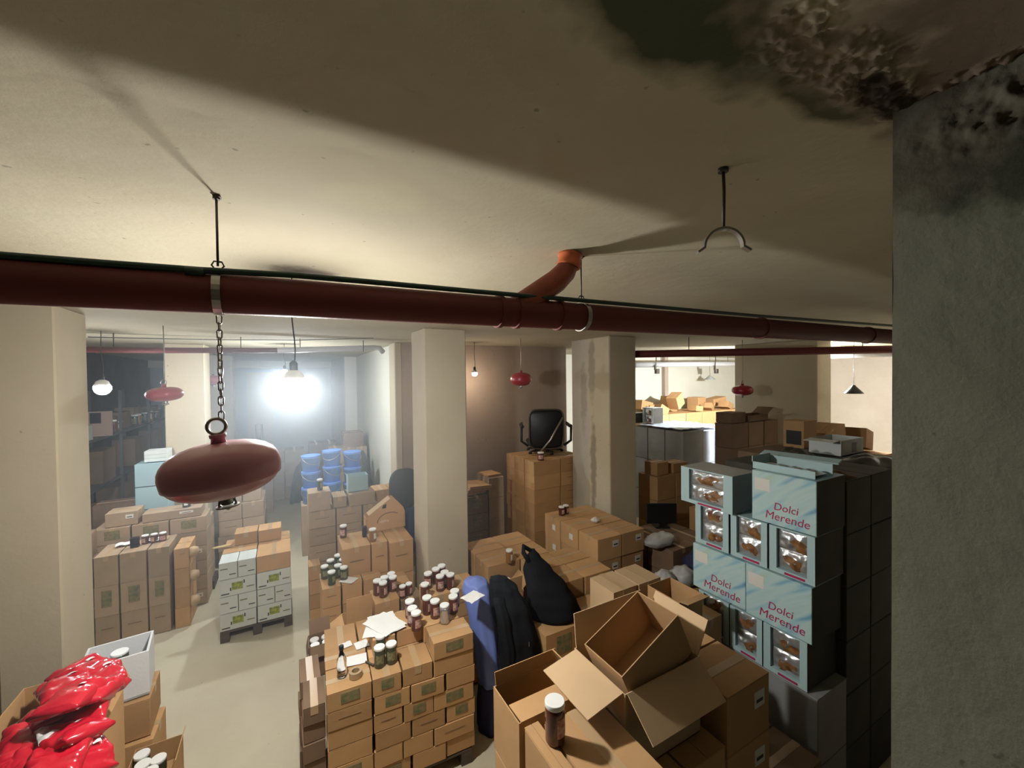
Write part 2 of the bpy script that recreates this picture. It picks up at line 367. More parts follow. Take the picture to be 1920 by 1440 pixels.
# ------------------------------------------------------------------ pipes
def ring(mb,c,r,w,axis='x',th=.006,n=28):
    """a flat band round a pipe running along x"""
    prof=[(r,-w/2),(r+th,-w/2),(r+th,w/2),(r,w/2),(r,-w/2)]
    Mx=Matrix.Translation(c)@Matrix.Rotation(math.pi/2,4,'Y')
    mb.lathe(prof,n,M=Mx,cap=False,smooth=False)
PY=1.55
def pipe_z(x): return 3.315+(x+.64)/4.6*.045
def red_pipe():
    o=empty('drain_pipe',(-1.6,PY,pipe_z(-1.6)))
    R=.062
    pts=[(x-(-1.6),0,pipe_z(x)-pipe_z(-1.6)) for x in (-1.6,0,1,2,4,6,7.6)]
    obj('pipe_run',MB().tube(pts,R,28),M['maroon'],o)
    for px in (935,968,1046,1425,1625):
        x=P(px,600,y=PY).x
        mb=MB(); ring(mb,Vector((x+1.6,0,pipe_z(x)-pipe_z(-1.6))),R,.018,th=.007)
        obj('coupling_ring',mb,M['maroon'],o)
    # branch with an open orange socket
    xb=P(955,600,y=PY).x; xe=P(1063,490,y=PY).x
    z0=pipe_z(xb)
    path=[]
    pth=[(xb,PY,z0),(xb+.09,PY,z0+.055),(xe-.07,PY-.012,z0+.155),(xe-.025,PY-.018,z0+.20),(xe-.008,PY-.02,z0+.235)]
    path=[(a+1.6,b-PY,c-pipe_z(-1.6)) for a,b,c in pth]
    br=obj('branch_pipe',MB().tube(path,[.05,.053,.053,.05,.046],24),M['orange_red'],o)
    T=Matrix.Translation(Vector((xe-.004+1.6,-.02,z0+.232-pipe_z(-1.6))))@Matrix.Rotation(.18,4,'Y')
    obj('open_socket',MB().lathe([(.046,-.012),(.055,-.008),(.057,.0),(.053,.012),(.052,.035),(.056,.040),(.056,.052),(.048,.052),(.045,.0)],28,M=T,cap=False),M['orange'],br)
    return tag(o,'thick maroon drain pipe with an open orange side branch under the ceiling','pipe')
M['orange_red']=mat('reddish_orange_plastic',(.38,.085,.04),.5,namt=.3,nscale=6,col2=(.22,.05,.035))
red_pipe()
GY=1.505
pts=[P(0,483,y=GY),P(200,498,y=GY),P(372,510,y=GY),P(560,520,y=GY),P(900,550,y=GY),P(1130,569,y=GY),P(1420,594,y=GY),P(1672,612,y=GY)]
d0=(pts[1]-pts[0]).normalized(); pts=[q+Vector((0,0,.006)) for q in pts]; pts=[pts[0]-d0*.8]+pts+[pts[-1]+(pts[-1]-pts[-2])*.6]
gp=empty('conduit_pipe',pts[0])
loc=[p-pts[0] for p in pts]
obj('pipe_run',MB().tube(loc,.0095,14),M['green_pipe'],gp)
a=P(365,509,y=GY)-pts[0]; mbg=MB(); mbg.tube([a+Vector((-.022,0,0)),a+Vector((.022,0,.0))],.0135,14); obj('coupling_ring',mbg,M['green_pipe'],gp)
tag(gp,'thin dark green pipe running just above the maroon pipe','pipe')
def band_clamp(px, z_attach, label, full=True, x=None):
    x=P(px,560,y=PY).x if x is None else x
    zc=pipe_z(x); R=.0640
    o=empty('pipe_hanger',(x,PY,zc))
    mb=MB(); ring(mb,Vector((0,0,0)),R,.022,th=.005); obj('strap',mb,M['steel'],o)
    obj('rod',MB().tube([(0,.0,R+.02),(0,0,z_attach-zc)],.0035,8),M['rust'],o)
    pts=[(.0,.0,R),(-.016,0,R+.022),(-.010,0,R+.034),(.010,0,R+.034),(.016,0,R+.022)]
    obj('loop',MB().tube(pts,.003,6,closed=True),M['rust'],o)
    obj('anchor_bolt',MB().lathe([(.010,-.012),(.010,0),(.004,0)],8).box((-.004,-.012,-.006),(.012,.012,-.002)),M['rust'],o,loc=(0,0,z_attach-zc))
    return tag(o,label,'bracket')
h1=band_clamp(410,CZ,'steel strap and thin rod holding the maroon pipe above the big red extinguisher')
band_clamp(1089,CZ,'steel strap and thin rod beside the orange pipe socket',x=P(1090,560,y=PY).x)
# loose clamp
pa=P(1356,316,z=CZ)
o=empty('pipe_clamp',pa)
obj('rod',MB().tube([(0,0,0),(.002,0,-.06),(0,0,-.165)],.0045,8),M['rust'],o)
obj('anchor_bolt',MB().lathe([(.014,-.01),(.014,0),(.006,0)],10),M['rust'],o)
def arc(s,R=.052):
    return [( s*R*math.sin(a), 0, -.165-R+R*math.cos(a)) for a in [math.radians(t) for t in range(0,100,10)]]+[(s*(R+.018),0,-.165-R-.012)]
def strap(pts,w=.02,t=.003):
    mb=MB(); rings=[]
    pts=[Vector(p) for p in pts]
    for i,p in enumerate(pts):
        tg=(pts[min(i+1,len(pts)-1)]-pts[max(i-1,0)]).normalized(); nn=Vector((tg.z,0,-tg.x))
        rings.append([p+nn*t+Vector((0,w/2,0)),p-nn*t+Vector((0,w/2,0)),p-nn*t-Vector((0,w/2,0)),p+nn*t-Vector((0,w/2,0))])
    return mb.loft(rings,smooth=False)
mb=strap(arc(1)); obj('strap',mb,M['steel'],o); obj('strap',strap(arc(-1)),M['steel'],o)
tag(o,'empty open pipe clamp on a rod below the dark ceiling','bracket')
o.rotation_euler=(0,0,-.6)
# second maroon pipe and small pipes at the back
def run(name,pts,r,m,label,cat='pipe',n=18):
    p0=Vector(pts[0]); o=empty(name,p0)
    for t in (.2,.8):
        q=Vector(pts[0]).lerp(Vector(pts[-1]),t)-p0; obj('hanger_rod',MB().tube([q,(q.x,q.y,CZ-p0.z)],.006,6),M['rust'],o)
    obj('pipe_run',MB().tube([Vector(p)-p0 for p in pts],r,n),m,o); return tag(o,label,cat)
a=P(1190,664,z=3.38); b=P(1680,655,z=3.38); b2=b+(b-a)*.1; a2=a-(b-a)*.15
run('drain_pipe',[a,b,b2],.055,M['maroon'],'maroon drain pipe climbing right behind the stained pillar')
run('drain_pipe',[P(120,655,y=6.4),P(300,657,y=6.4),P(520,657,y=6.4)],.035,M['maroon'],'dark maroon pipe before the left back pillar')
run('drain_pipe',[P(520,657,y=6.4),P(700,652,y=6.4),P(712,653,y=6.35),P(718,660,y=6.3)],.038,M['grey_pipe'],'pale grey pipe with an elbow at the aisle wall')
run('drain_pipe',[P(1190,684,y=7.6),P(1390,682,y=7.6),P(1400,682,y=7.6)],.07,M['grey_pipe'],'grey duct before the bright cream wall')
run('drain_pipe',[P(1548,667,y=4.2),P(1680,664,y=4.2)],.06,M['grey_pipe'],'grey pipe high on the right wall')
for px,lab in ((1232,'left of two small pipe brackets on the grey duct'),(1343,'right of two small pipe brackets on the grey duct')):
    p=P(px,695,y=7.5); o=obj('pipe_bracket',MB().box((-.06,-.04,-.08),(.06,.04,.05),bev=.01).box((-.09,-.02,.02),(-.05,.02,.14)).tube([(-.06,0,.1),(-.03,0,.25),(-.03,0,.455)],.012,8),M['rust'],loc=p); tag(o,lab,'bracket')

# ------------------------------------------------------------------ hanging extinguishers
def chain_mb(L_,link=.028,r=.0022,w=.007):
    mb=MB(); n=max(1,int(L_/(link*.78))); st=L_/n
    for i in range(n):
        c=-(i+.5)*st; hh=st*.62; pts=[]
        for k in range(12):
            a=2*math.pi*k/12; pts.append((w*math.cos(a),0,c+math.copysign(max(0,hh-w),math.sin(a))+w*math.sin(a)))
        pts=[(x*math.cos(i*1.45),x*math.sin(i*1.45),z) for x,y,z in pts]
        mb.tube(pts,r,6,closed=True)
    return mb
def extinguisher(p, R, label, tilt=.0, hh=.33, top=None, chain_label=None, fine=True, m='red'):
    if fine: m='dusty_red'
    o=empty('hanging_extinguisher',p,rot=(0,tilt,YAW*0))
    prof=[(.001,-R*hh*1.04)]
    for i in range(1,16):
        a=-math.pi/2+math.pi*i/16
        ca=math.cos(a)**.72; sa=math.copysign(abs(math.sin(a))**.95,math.sin(a))
        prof.append((R*ca,R*2*hh*.5*2*sa*.98))
        if i==6: prof.append((R*math.cos(a)**.72*1.03,R*2*hh*.5*2*sa*.98+.002))
    prof.append((.001,R*hh*2*.98))
    obj('body',MB().lathe(prof,40 if fine else 24,cap=False),M[m],o)
    t=R*hh*2*.95
    nk=obj('neck',MB().lathe([(R*.14,t-.01),(R*.12,t+R*.10),(R*.14,t+R*.12),(R*.14,t+R*.18)],16),M[m],o)
    rp=[(R*.15*math.cos(a),0,t+R*.33+R*.15*math.sin(a)) for a in [2*math.pi*k/20 for k in range(20)]]
    obj('ring',MB().tube(rp,R*.032,8,closed=True),M['steel'],o)
    nz=obj('nozzle',MB().lathe([(R*.10,-t-.028),(R*.12,-t-.02),(R*.08,-t),(R*.12,-t+.02)],12).lathe([(R*.2,-t-.036),(R*.2,-t-.032)],14),M['steel'],o)
    obj('bracket',MB().tube([(-R*.1,0,-t-.0),(-R*.14,0,-t-.03),(0,0,-t-.045),(R*.14,0,-t-.03),(R*.1,0,-t)],.004,6),M['steel'],o)
    tag(o,label,'fire extinguisher')
    # chain or wire above it
    topz=top if top else CZ
    zr=p.z+t+R*.46
    if fine:
        c=obj('chain',chain_mb(topz-zr),M['steel'],loc=(p.x,p.y,topz)); tag(c,chain_label or 'steel link chain holding the big red extinguisher','chain')
    else:
        c=obj('hanging_wire',MB().tube([(0,0,zr-topz-.03),(.004,0,(zr-topz)*.5),(0,0,0)],.005,6),M['steel'],loc=(p.x,p.y,topz)); tag(c,chain_label,'wire')
    return o
pe=P(417,880,y=PY); pe.x=h1.location.x
extinguisher(pe,.160,'large dull red oval extinguisher hanging nearest under the maroon pipe',tilt=-.10,hh=.27,top=pipe_z(pe.x)-.068,chain_label='steel link chain from pipe strap to the largest red extinguisher')
extinguisher(P(309,739,y=5.4),.155,'small red extinguisher hanging before the left back pillar',hh=.24,tilt=-.06,chain_label='chain-like wire of the extinguisher at the left back pillar',fine=False)
extinguisher(P(400,713,y=9.8),.16,'tiny red extinguisher far down, just left of the near chain',hh=.3,chain_label='wire of the tiny far extinguisher left of the near chain',fine=False)
extinguisher(P(977,711,y=5.2),.155,'red extinguisher hanging before the pinkish wall between pillars',hh=.32,chain_label='wire of the extinguisher before the pinkish wall',fine=False)
extinguisher(P(1392,732,y=4.1),.16,'dark red extinguisher hanging before the brown right pillar',hh=.27,chain_label='wire of the extinguisher at the brown right pillar',fine=False)

# ------------------------------------------------------------------ cartons
ORD=['first','second','third','fourth','fifth','sixth','seventh','eighth','ninth','tenth','eleventh','twelfth','thirteenth','fourteenth','fifteenth','sixteenth','seventeenth','eighteenth']
_mc={}
def carton_meshes(w,d,h,m,style):
    k=(round(w,2),round(d,2),round(h,2),m,style)
    if k in _mc: return _mc[k]
    mb=MB(); g=.0018
    mb.box((g,g,0),(w-g,d-g,h-.004),bev=.004)
    long_x=w>=d
    if long_x:
        mb.box((g,g,h-.004),(w-g,d/2-.0015,h-.0005)); mb.box((g,d/2+.0015,h-.004),(w-g,d-g,h-.0005))
    else:
        mb.box((g,g,h-.004),(w/2-.0015,d-g,h-.0005)); mb.box((w/2+.0015,g,h-.004),(w-g,d-g,h-.0005))
    r={'body':mb.mesh('cardboard_box',M[m])}
    if style!='plain':
        t=MB(); tw=.024; q=.0006
        if long_x:
            t.box((-.001,d/2-tw,h-.0008),(w+.001,d/2+tw,h+q))
            for x0,x1 in ((-.0006,g+.0003),(w-g-.0003,w+.0006)): t.box((x0,d/2-tw,h-.06),(x1,d/2+tw,h))
        else:
            t.box((w/2-tw,-.001,h-.0008),(w/2+tw,d+.001,h+q))
            for y0,y1 in ((-.0006,g+.0003),(d-g-.0003,d+.0006)): t.box((w/2-tw,y0,h-.06),(w/2+tw,y1,h))
        r['tape']=t.mesh('packing_tape',M['tape'])
    _mc[k]=r; return r
def carton(loc,w,d,h,label,group=None,m='card',style='tape',rz=0.0,print_=None,name='cardboard_box',side='front',rot=None):
    """origin at the near left bottom corner; print_: None, 'green', 'sticker', 'white'"""
    r=carton_meshes(w,d,h,m,style)
    sx=w/round(w,2); 
    o=obj(name,r['body'],None,None,loc,rz,rot); o.scale=(w/round(w,2) if round(w,2) else 1,d/round(d,2),h/round(h,2))
    if 'tape' in r: obj('packing_tape',r['tape'],None,o)
    W_,D_,H_=w,d,h
    def pm(x0,x1,z0,z1,mm,nm,th=.0012):
        if side=='front': b=MB().box((x0*W_,-th,z0*H_),(x1*W_,.0016,z1*H_))
        elif side=='left': b=MB().box((-th,x0*D_,z0*H_),(.0016,x1*D_,z1*H_))
        else: b=MB().box((W_-.0016,x0*D_,z0*H_),(W_+th,x1*D_,z1*H_))
        return obj(nm,b,M[mm],o)
    if print_=='green': pm(.30,.72,.30,.85,'green_ink','printed_panel')
    if print_=='sticker': pm(.62,.86,.52,.80,'label','paper_label'); pm(.66,.82,.60,.66,'ink','printed_lines',.0018)
    if print_=='line': pm(.25,.75,.55,.58,'card_dark','hand_slot')
    if print_=='white':
        pm(.08,.48,.60,.66,'green_ink','printed_lines'); pm(.55,.9,.25,.30,'ink','printed_lines')
    if print_=='logo':
        pm(.34,.64,.32,.76,'yellow','printed_logo'); pm(.29,.325,.30,.48,'ink','printed_bottle'); pm(.66,.695,.62,.82,'ink','printed_bottle')
        pm(.05,.27,.12,.18,'ink','printed_lines'); pm(.74,.95,.34,.40,'green_ink','printed_lines')
    tag(o,label,'box',group); return o

SHOWN={'near stack topped with jars and papers': 6, 'column behind the near stack': 6, 'dark ragged column left of near stack': 6, 'column at the centre pillar’s foot': 7, 'low stack with seven green jars': 3, 'low step before the mid stack': 2, 'dim stack left of the green jars': 4, 'column under the tall open flap': 1, 'short stack of crumpled cartons with four brown jars': 1, 'low column between the jars and the pillar': 1, 'mid stack below the handled case': 2, 'taller column right of the handled case': 2, 'dim stack before the blue buckets': 6, 'stack beside the white aisle wall': 1, 'second dim stack behind handled case': 5, 'large greyish stack left': 3, 'pinkish column beside greyish stack': 4, 'stickered stack left': 5, 'sticker row behind greyish stack': 6, 'third left stack': 4, 'raised on third left stack': 1, 'fourth left stack': 4, 'fifth left stack': 5, 'far end heap, left': 4, 'far end heap, right': 4, 'dark pile under the left shelf': 4, 'far dim stack behind buckets': 3, 'tall stack under the office chair': 7, 'taped stack by stained pillar': 3, 'tall pair behind centre pillar': 3, 'lower pile behind centre pillar': 3, 'low stack with amber jar': 2, 'brown stack behind black bag': 3, 'brown stack under black bag': 3, 'near stack under the lone jar': 1, 'near stack below dark-bellied carton': 1, 'stack under the largest open carton': 1, 'stack right of the largest open carton': 3, 'stack at the display boxes’ foot': 2, 'stack behind the largest open carton': 1, 'yellowish stack beyond open carton': 2, 'flat-topped stack left of display boxes': 1, 'dark stack behind the display boxes': 6, 'far dark stack by near pillar': 5, 'support stack of upright carton': 1, 'right wall stack': 1, 'brown stack at the right pillar': 2, 'far wall pile under tossed cartons': 4, 'clutter stack right of taped stack': 2, 'cartons behind the monitor': 3, 'carton behind the display boxes, low': 1}   # layers of each stack built carton by carton; below them stands one large base carton
def stack(where, x0, y0, zt, ws, d, ny, layers, bh, side='R', rz=0.0, m='card', kinds='box', prints=None, alt=None, zpal=.0, group=None, top_style='tape', jit=.4, body_word='brown carton', full=False, depth_front=True):
    """cartons in layers; ws = widths of the front row of the top layer (alt = of the next one), the near left corner at x0,y0"""
    group=group or 'cartons in the '+where
    nm_={'card_grey':'greyish_cardboard_box','card_dark':'dark_cardboard_box','unlit_side':'shaded_box'}.get(m,'cardboard_box')
    R=Matrix.Rotation(rz,4,'Z')
    made=[]
    keep=SHOWN.get(where,layers)
    for L_ in range(layers):
        z=zt-bh*(L_+1)
        if z<zpal-.05: break
        if L_>=keep:
            hb=zt-bh*L_-max(zpal,0)
            if L_==0: hb=zt-max(zpal,0)
            if hb>.03:
                o=carton((x0,y0,max(zpal,0)),sum(ws)+.004*(len(ws)-1)-.004,ny*(d+.006)-.008,hb-.0015,f'large base carton below the visible layers, {where}',None,m,'plain',rz,name=nm_); made.append(o)
            break
        row=ws if (L_%2==0 or not alt) else alt
        x=0
        for i,w in enumerate(row):
            for j in range(ny):
                vis = L_==0 or j==0 or (i==0 and side=='R') or (i==len(row)-1 and side=='L')
                if full or vis:
                    dx=random.uniform(-jit,jit)*.004; dy=random.uniform(-jit,jit)*.006; da=random.uniform(-jit,jit)*.012
                    p=R@Vector((x+dx,j*(d+.006)+dy,0))
                    lay='top layer' if L_==0 else ORD[L_]+' layer down'
                    col='' if len(row)==1 else ', '+ORD[i]+' column'
                    dep='' if ny==1 else f', {ORD[j]} row'
                    pr=None
                    if prints and j==0: pr=prints[(i*3+L_*2)%len(prints)]
                    o=carton((x0+p.x,y0+p.y,z),w-.004,d-.002,bh-.0015,f'{body_word}, {lay}{col}{dep}, {where}',group,m,top_style if L_==0 else 'plain',rz+da,pr,nm_)
                    made.append(o)
            x+=w+.004
    n_=len(ws)
    if ny>1 and not full and n_>1:
        kk=min(keep,layers); zb=max(zpal,0) if kk*bh>=zt-zpal-.02 else zt-bh*kk
        hh=zt-bh-zb
        if hh>.05:
            xa=(ws[0]+.008) if side=='R' else .004
            wa=sum(ws[1:])+.004*(n_-2) if side=='R' else sum(ws[:-1])+.004*(n_-2)
            p=R@Vector((xa,d+.012,0))
            if keep>1: made.append(carton((x0+p.x,y0+p.y,zb),wa-.012,(ny-1)*(d+.006)-.012,hh-.0015,f'large inner carton hidden by the outer ones, {where}',None,m,'plain',rz,name=nm_))
    return made

def pallet(x,y,w,d,label,rz=0.0,m='wood',hh=.12):
    o=empty('pallet',(x,y,0),rz)
    n=5; bw=d/(n*1.25)
    for k in range(n): obj('deck_board',MB().box((0,k*(d-bw)/(n-1),hh-.02),(w,k*(d-bw)/(n-1)+bw,hh),bev=.002),M[m],o)
    for i in (0,.5,1):
        xx=i*(w-.09)
        obj('runner',MB().box((xx,0,0),(xx+.09,d,.018)),M[m],o)
        for j in (0,.5,1):
            yy=j*(d-.1); obj('block',MB().box((xx,yy,.018),(xx+.09,yy+.1,hh-.02)),M[m],o)
    return tag(o,label,'pallet')

def open_carton(loc,w,d,h,label,flaps,m='card',rz=0.0,rot=None,group=None,name='open_cardboard_box',t=.005,print_=None):
    """walls and floor as one body; flaps = {side:(length, angle from flat outward in degrees (0 = flat outward, -90 hanging, 90 upright, 170 folded in))}"""
    o=obj(name,MB().box((0,0,0),(w,d,t)).box((0,0,0),(w,t,h)).box((0,d-t,0),(w,d,h)).box((0,t,t),(t,d-t,h)).box((w-t,t,t),(w,d-t,h)),M[m],None,loc,rz,rot)
    for s,(ln,ang) in flaps.items():
        a=math.radians(ang); k=.012
        if s in 'fb': b=MB().box((k,0,-t/2),(w-k,ln,t/2)); 
        else: b=MB().box((0,k,-t/2),(ln,d-k,t/2))
        if s=='f': T=Matrix.Translation((0,0,h))@Matrix.Rotation(-a,4,'X')@Matrix.Scale(-1,4,(0,1,0)); 
        if s=='b': T=Matrix.Translation((0,d,h))@Matrix.Rotation(a,4,'X')
        if s=='l': T=Matrix.Translation((0,0,h))@Matrix.Rotation(a,4,'Y')@Matrix.Scale(-1,4,(1,0,0))
        if s=='r': T=Matrix.Translation((w,0,h))@Matrix.Rotation(-a,4,'Y')
        b.v=[T@v for v in b.v]
        if s in 'fl': b.f=[tuple(reversed(f)) for f in b.f]
        obj('flap',b,M[m],o)
    if print_: obj('printed_panel',MB().box((w*.25,-.0012,h*.3),(w*.7,.001,h*.75)),M[print_],o)
    tag(o,label,'box',group); return o

# jars ---------------------------------------------------------------
def jar_meshes(kind,r,h):
    k=('jar',kind,r,h)
    if k in _mc: return _mc[k]
    body=MB().lathe([(r*.9,0),(r*.98,h*.03),(r,h*.08),(r*.99,h*.45),(r,h*.78),(r*.95,h*.84),(r*.88,h*.87)],20)
    lid=MB().lathe([(r*.97,h*.87),(r*1.0,h*.88),(r*1.0,h*.985),(r*.96,h),(r*.90,h*.995)],20)
    lab=MB()
    n=10; a0,a1=(-2.2,-.6); vs=[]
    for z in (h*.22,h*.68):
        for i in range(n+1):
            a=a0+(a1-a0)*i/n; vs.append((r*1.012*math.cos(a),r*1.012*math.sin(a),z))
    lab.add(vs,[(i,i+1,n+2+i,n+1+i) for i in range(n)],True)
    lm={'choc':'jar_label','green_jar':'jar_label_g','amber':'label'}[kind]
    res=(body.mesh('jar',M[kind]),lid.mesh('lid',M['lid']),lab.mesh('paper_label',M[lm])); _mc[k]=res; return res
def jar(p,kind,label,r=.040,h=.145,group=None,rz=None,tilt=None):
    b,l,a=jar_meshes(kind,r,h)
    o=obj('glass_jar',b,None,None,p,random.uniform(-.8,.8) if rz is None else rz,tilt)
    obj('lid',l,None,o); obj('paper_label',a,None,o)
    return tag(o,label,'jar',group)
def jar_cluster(pts,z,kind,where,r=.040,h=.145):
    """pts are pixel feet of the jars, on the plane they stand on"""
    ps=[P(px,py,z=z) for px,py in pts]
    pts=sorted(pts); ps=[P(px,py,z=z) for px,py in pts]
    for _ in range(60):                       # push apart what would touch
        for i in range(len(ps)):
            for j in range(i):
                dv=ps[i]-ps[j]; dd=dv.length
                if dd<2*r+.003:
                    dv=(dv/dd if dd>1e-6 else Vector((1,0,0)))*(2*r+.003-dd)/2; ps[i]=ps[i]+dv; ps[j]=ps[j]-dv
    word={'choc':'white-lidded brown jar','green_jar':'white-lidded green jar','amber':'pale-lidded amber jar'}[kind]
    for i,p in enumerate(ps):
        jar((p.x,p.y,z),kind,f'{word}, {ORD[i]} from left of the {len(ps)} {where}' if len(ps)>1 else f'{word} {where}',r,h,'jars '+where if len(ps)>1 else None)

# ------------------------------------------------------------------ FRONT PALLET STACK (jars and papers on it)
zt=.915
K=P(613,1303,z=zt); RZ=-.05
A=stack('near stack topped with jars and papers',K.x,K.y,zt,[.295,.205,.225,.325],.255,2,6,.131,'R',RZ,alt=[.30,.26,.26,.235],prints=['green',None,'line','green',None],zpal=.12,jit=1.2,group='cartons of the near pallet stack')
pallet(K.x+.0,K.y+.01,1.04,.52,'dark low pallet under the near stack topped with jars',RZ)
R_=Matrix.Rotation(RZ,4,'Z')
def onA(px,py,z=zt): return P(px,py,z=z)
b=P(813,1208,z=zt+.131)
carton((b.x,b.y,zt),.325,.24,.13,'brown carton raised above the near stack, brown jars behind it','raised cartons on the near stack',rz=RZ,print_='green')
carton((b.x-.005,b.y+.245,zt),.30,.20,.13,'brown carton behind the raised one, under the brown jars','raised cartons on the near stack',rz=RZ,style='plain')
c=P(699,1201,z=zt+.13)
carton((c.x,c.y,zt+0),.17,.30,.128,'brown carton under the fan of white sheets','raised cartons on the near stack',rz=RZ,style='plain')
carton((c.x+.185,c.y+.02,zt+0),.235,.28,.122,'brown carton beside the sheets, under three brown jars','raised cartons on the near stack',rz=RZ,style='plain')
# a second stack just behind, carrying the raised boxes' rear halves
stack('column behind the near stack',K.x+.03,K.y+.53,zt-.01,[.25,.26,.24],.30,1,6,.131,'R',RZ,alt=[.26,.25,.24],zpal=0,jit=1)
stack('dark ragged column left of near stack',K.x-.155,K.y+.10,.80,[.145],.30,2,6,.131,'R',0,m='card_dark',zpal=0,jit=3)
# sheets
def sheet(cx,cy,z,rz,w=.21,l=.297,curl=.004,label='',m='white',i=0):
    def fn(u,v): return ((u-.5)*w,(v-.5)*l,curl*abs(noise.noise(Vector((u*2,v*2,i*3.7))))*2)
    o=obj('paper_sheet',MB().grid(fn,8,8,False),M[m],None,(cx,cy,z),rz); sol(o,.0012,1)
    return tag(o,label,'paper','loose white sheets on the near stack')
zp=zt+.1315
q=P(716,1172,z=zp)
for i,(dx,dy,a) in enumerate(((-.02,0.0,.25),(.01,.01,.55),(.03,-.012,.8),(0.02,-.01,1.05))):
    sheet(q.x+dx,q.y+dy,zp+.0012+.003*i,a-.6,label=f'white sheet of the fanned papers on a raised carton, {ORD[3-i]} from the top',i=i)
q=P(660,1240,z=zt); sheet(q.x,q.y,zt+.002,1.45,.12,.21,label='torn white sheet under the glass bottle',i=5)
q=P(678,1209,z=zt); sheet(q.x,q.y,zt+.002,.1,.10,.10,label='square white note beside the papers',i=6)
q=P(649,1214,z=zt); sheet(q.x-.0,q.y+.03,zt+.002,.1,.09,.07,label='small white note behind the glass bottle',i=7)
jar_cluster([(544,0)][:0],zt,'green_jar','')
jar_cluster([(714,1225),(712,1248),(734,1241)],zt,'green_jar','at the near stack’s middle')
# glass bottle, tape roll, pen
q=P(641,1268,z=zt)
o=obj('glass_bottle',MB().lathe([(.030,0),(.034,.01),(.034,.12),(.022,.155),(.013,.175),(.013,.20)],20),M['glass'],None,(q.x,q.y,zt+.001))
obj('cap',MB().lathe([(.0165,.192),(.0165,.222),(.013,.224)],16),M['black'],o); tag(o,'clear glass bottle with black cap near the stack’s left end','bottle')
q=P(667,1268,z=zt)
o=obj('tape_roll',MB().lathe([(.026,0),(.045,0),(.045,.042),(.026,.042),(.026,0)],28,cap=False,smooth=False),mat('clear_tape',(.42,.30,.17),.3),None,(q.x,q.y,zt+.001)); tag(o,'roll of clear tape on the near stack','tape')
q=P(686,1243,z=zt)
o=obj('marker_pen',MB().tube([(0,0,0),(.06,0,0)],.007,8).tube([(.06,0,0),(.085,0,0)],.0085,8),M['rust'],None,(q.x,q.y,zt+.0095),-1.0); tag(o,'short dark marker pen near the green jars','pen')
# brown jars around the raised boxes
zj=zt+.1305
jar_cluster([(769,1157),(774,1172),(780,1180)],zt+.123,'choc','standing right of the sheets')
jar_cluster([(797,1123)],1.0,'choc','just behind the raised carton')
jar_cluster([(801,1150)],zj,'choc','just left of the raised carton’s jars')
jar_cluster([(816,1157),(850,1148),(853,1137)],zj,'choc','on the raised carton')
q=P(834,1166,z=zj)
o=obj('foil_wrapped_jar',MB().loft([[Vector((rr*math.cos(a)*(1+.12*math.sin(5*a+z_*60)),rr*math.sin(a)*(1+.12*math.sin(4*a+1)),z_)) for a in [2*math.pi*k/24 for k in range(24)]] for rr,z_ in ((.045,0),(.038,.02),(.037,.06),(.036,.10),(.040,.125))]),mat('silver_foil',(.55,.53,.55),.25,metal=.8),None,(q.x,q.y,zj+.001))
obj('lid',MB().lathe([(.039,.125),(.039,.142),(.036,.145)],20),M['lid'],o); tag(o,'jar wrapped in crumpled silver foil on the raised carton','jar')
# column under the cluster at the pillar's foot
zc=zt+.02
stack('column at the centre pillar’s foot',1.13,3.72,1.0,[.26,.26],.30,1,7,.14,'R',0,zpal=0)
jar_cluster([(803,1101),(818,1092),(826,1106),(836,1100),(828,1086),(842,1102)],1.0,'choc','before the centre pillar')

# ------------------------------------------------------------------ STACKS BEHIND, right of the aisle
# E: cartons with green jars
zE=.86
k=P(604,1106,z=zE)
stack('low stack with seven green jars',k.x,k.y,zE,[.19],.42,1,4,.21,'R',0,prints=['line',None],zpal=0)
stack('low step before the mid stack',k.x+.195,k.y,zE,[.21,.20],4.865-k.y,1,4,.21,'R',0,zpal=0)
k2=P(579,1063,z=zE-.12)
stack('dim stack left of the green jars',k2.x,k2.y,zE-.12,[.14],.23,1,4,.18,'R',0,m='card',zpal=0)
jar_cluster([(609,1084),(622,1095),(620,1072),(634,1082),(645,1086),(634,1062),(643,1070)],zE,'green_jar','on the low stack',h=.14)
q=P(654,1088,z=zE); o=sheet(q.x,q.y,zE+.002,.8,.13,.16,label='crumpled white sheet beside the seven green jars',i=9); o['group']='loose white sheets on the near stack'
# small open box with jars left + standing flap carton
zS=.60
k=P(597,1210,z=zS+.10)
k.x-=.075
open_carton((k.x,k.y,zS-.18),.20,.20,.28,'small open carton holding pale-lidded jars left of the tall flap',{'f':(.09,-60),'l':(.09,-80),'b':(.12,60)},m='card_dark')
for i,(dx,dy) in enumerate(((.05,.05),(.05,.135),(.145,.05),(.145,.135))):
    jar((k.x+dx,k.y+dy,zS-.05),'green_jar',f'pale-lidded jar in the small open carton left of the tall flap, {ORD[i]}',.038,.14,'jars in the small open carton')
k=P(640,1190,z=.74); k.x+=.035; k.y+=.02
open_carton((k.x,k.y,.30),.25,.30,.46,'open brown carton with one tall front flap standing upright',{'f':(.28,88),'l':(.12,-30)},group=None)
stack('column under the tall open flap',k.x-.0,k.y,.298,[.27],.30,1,2,.148,'R',0)
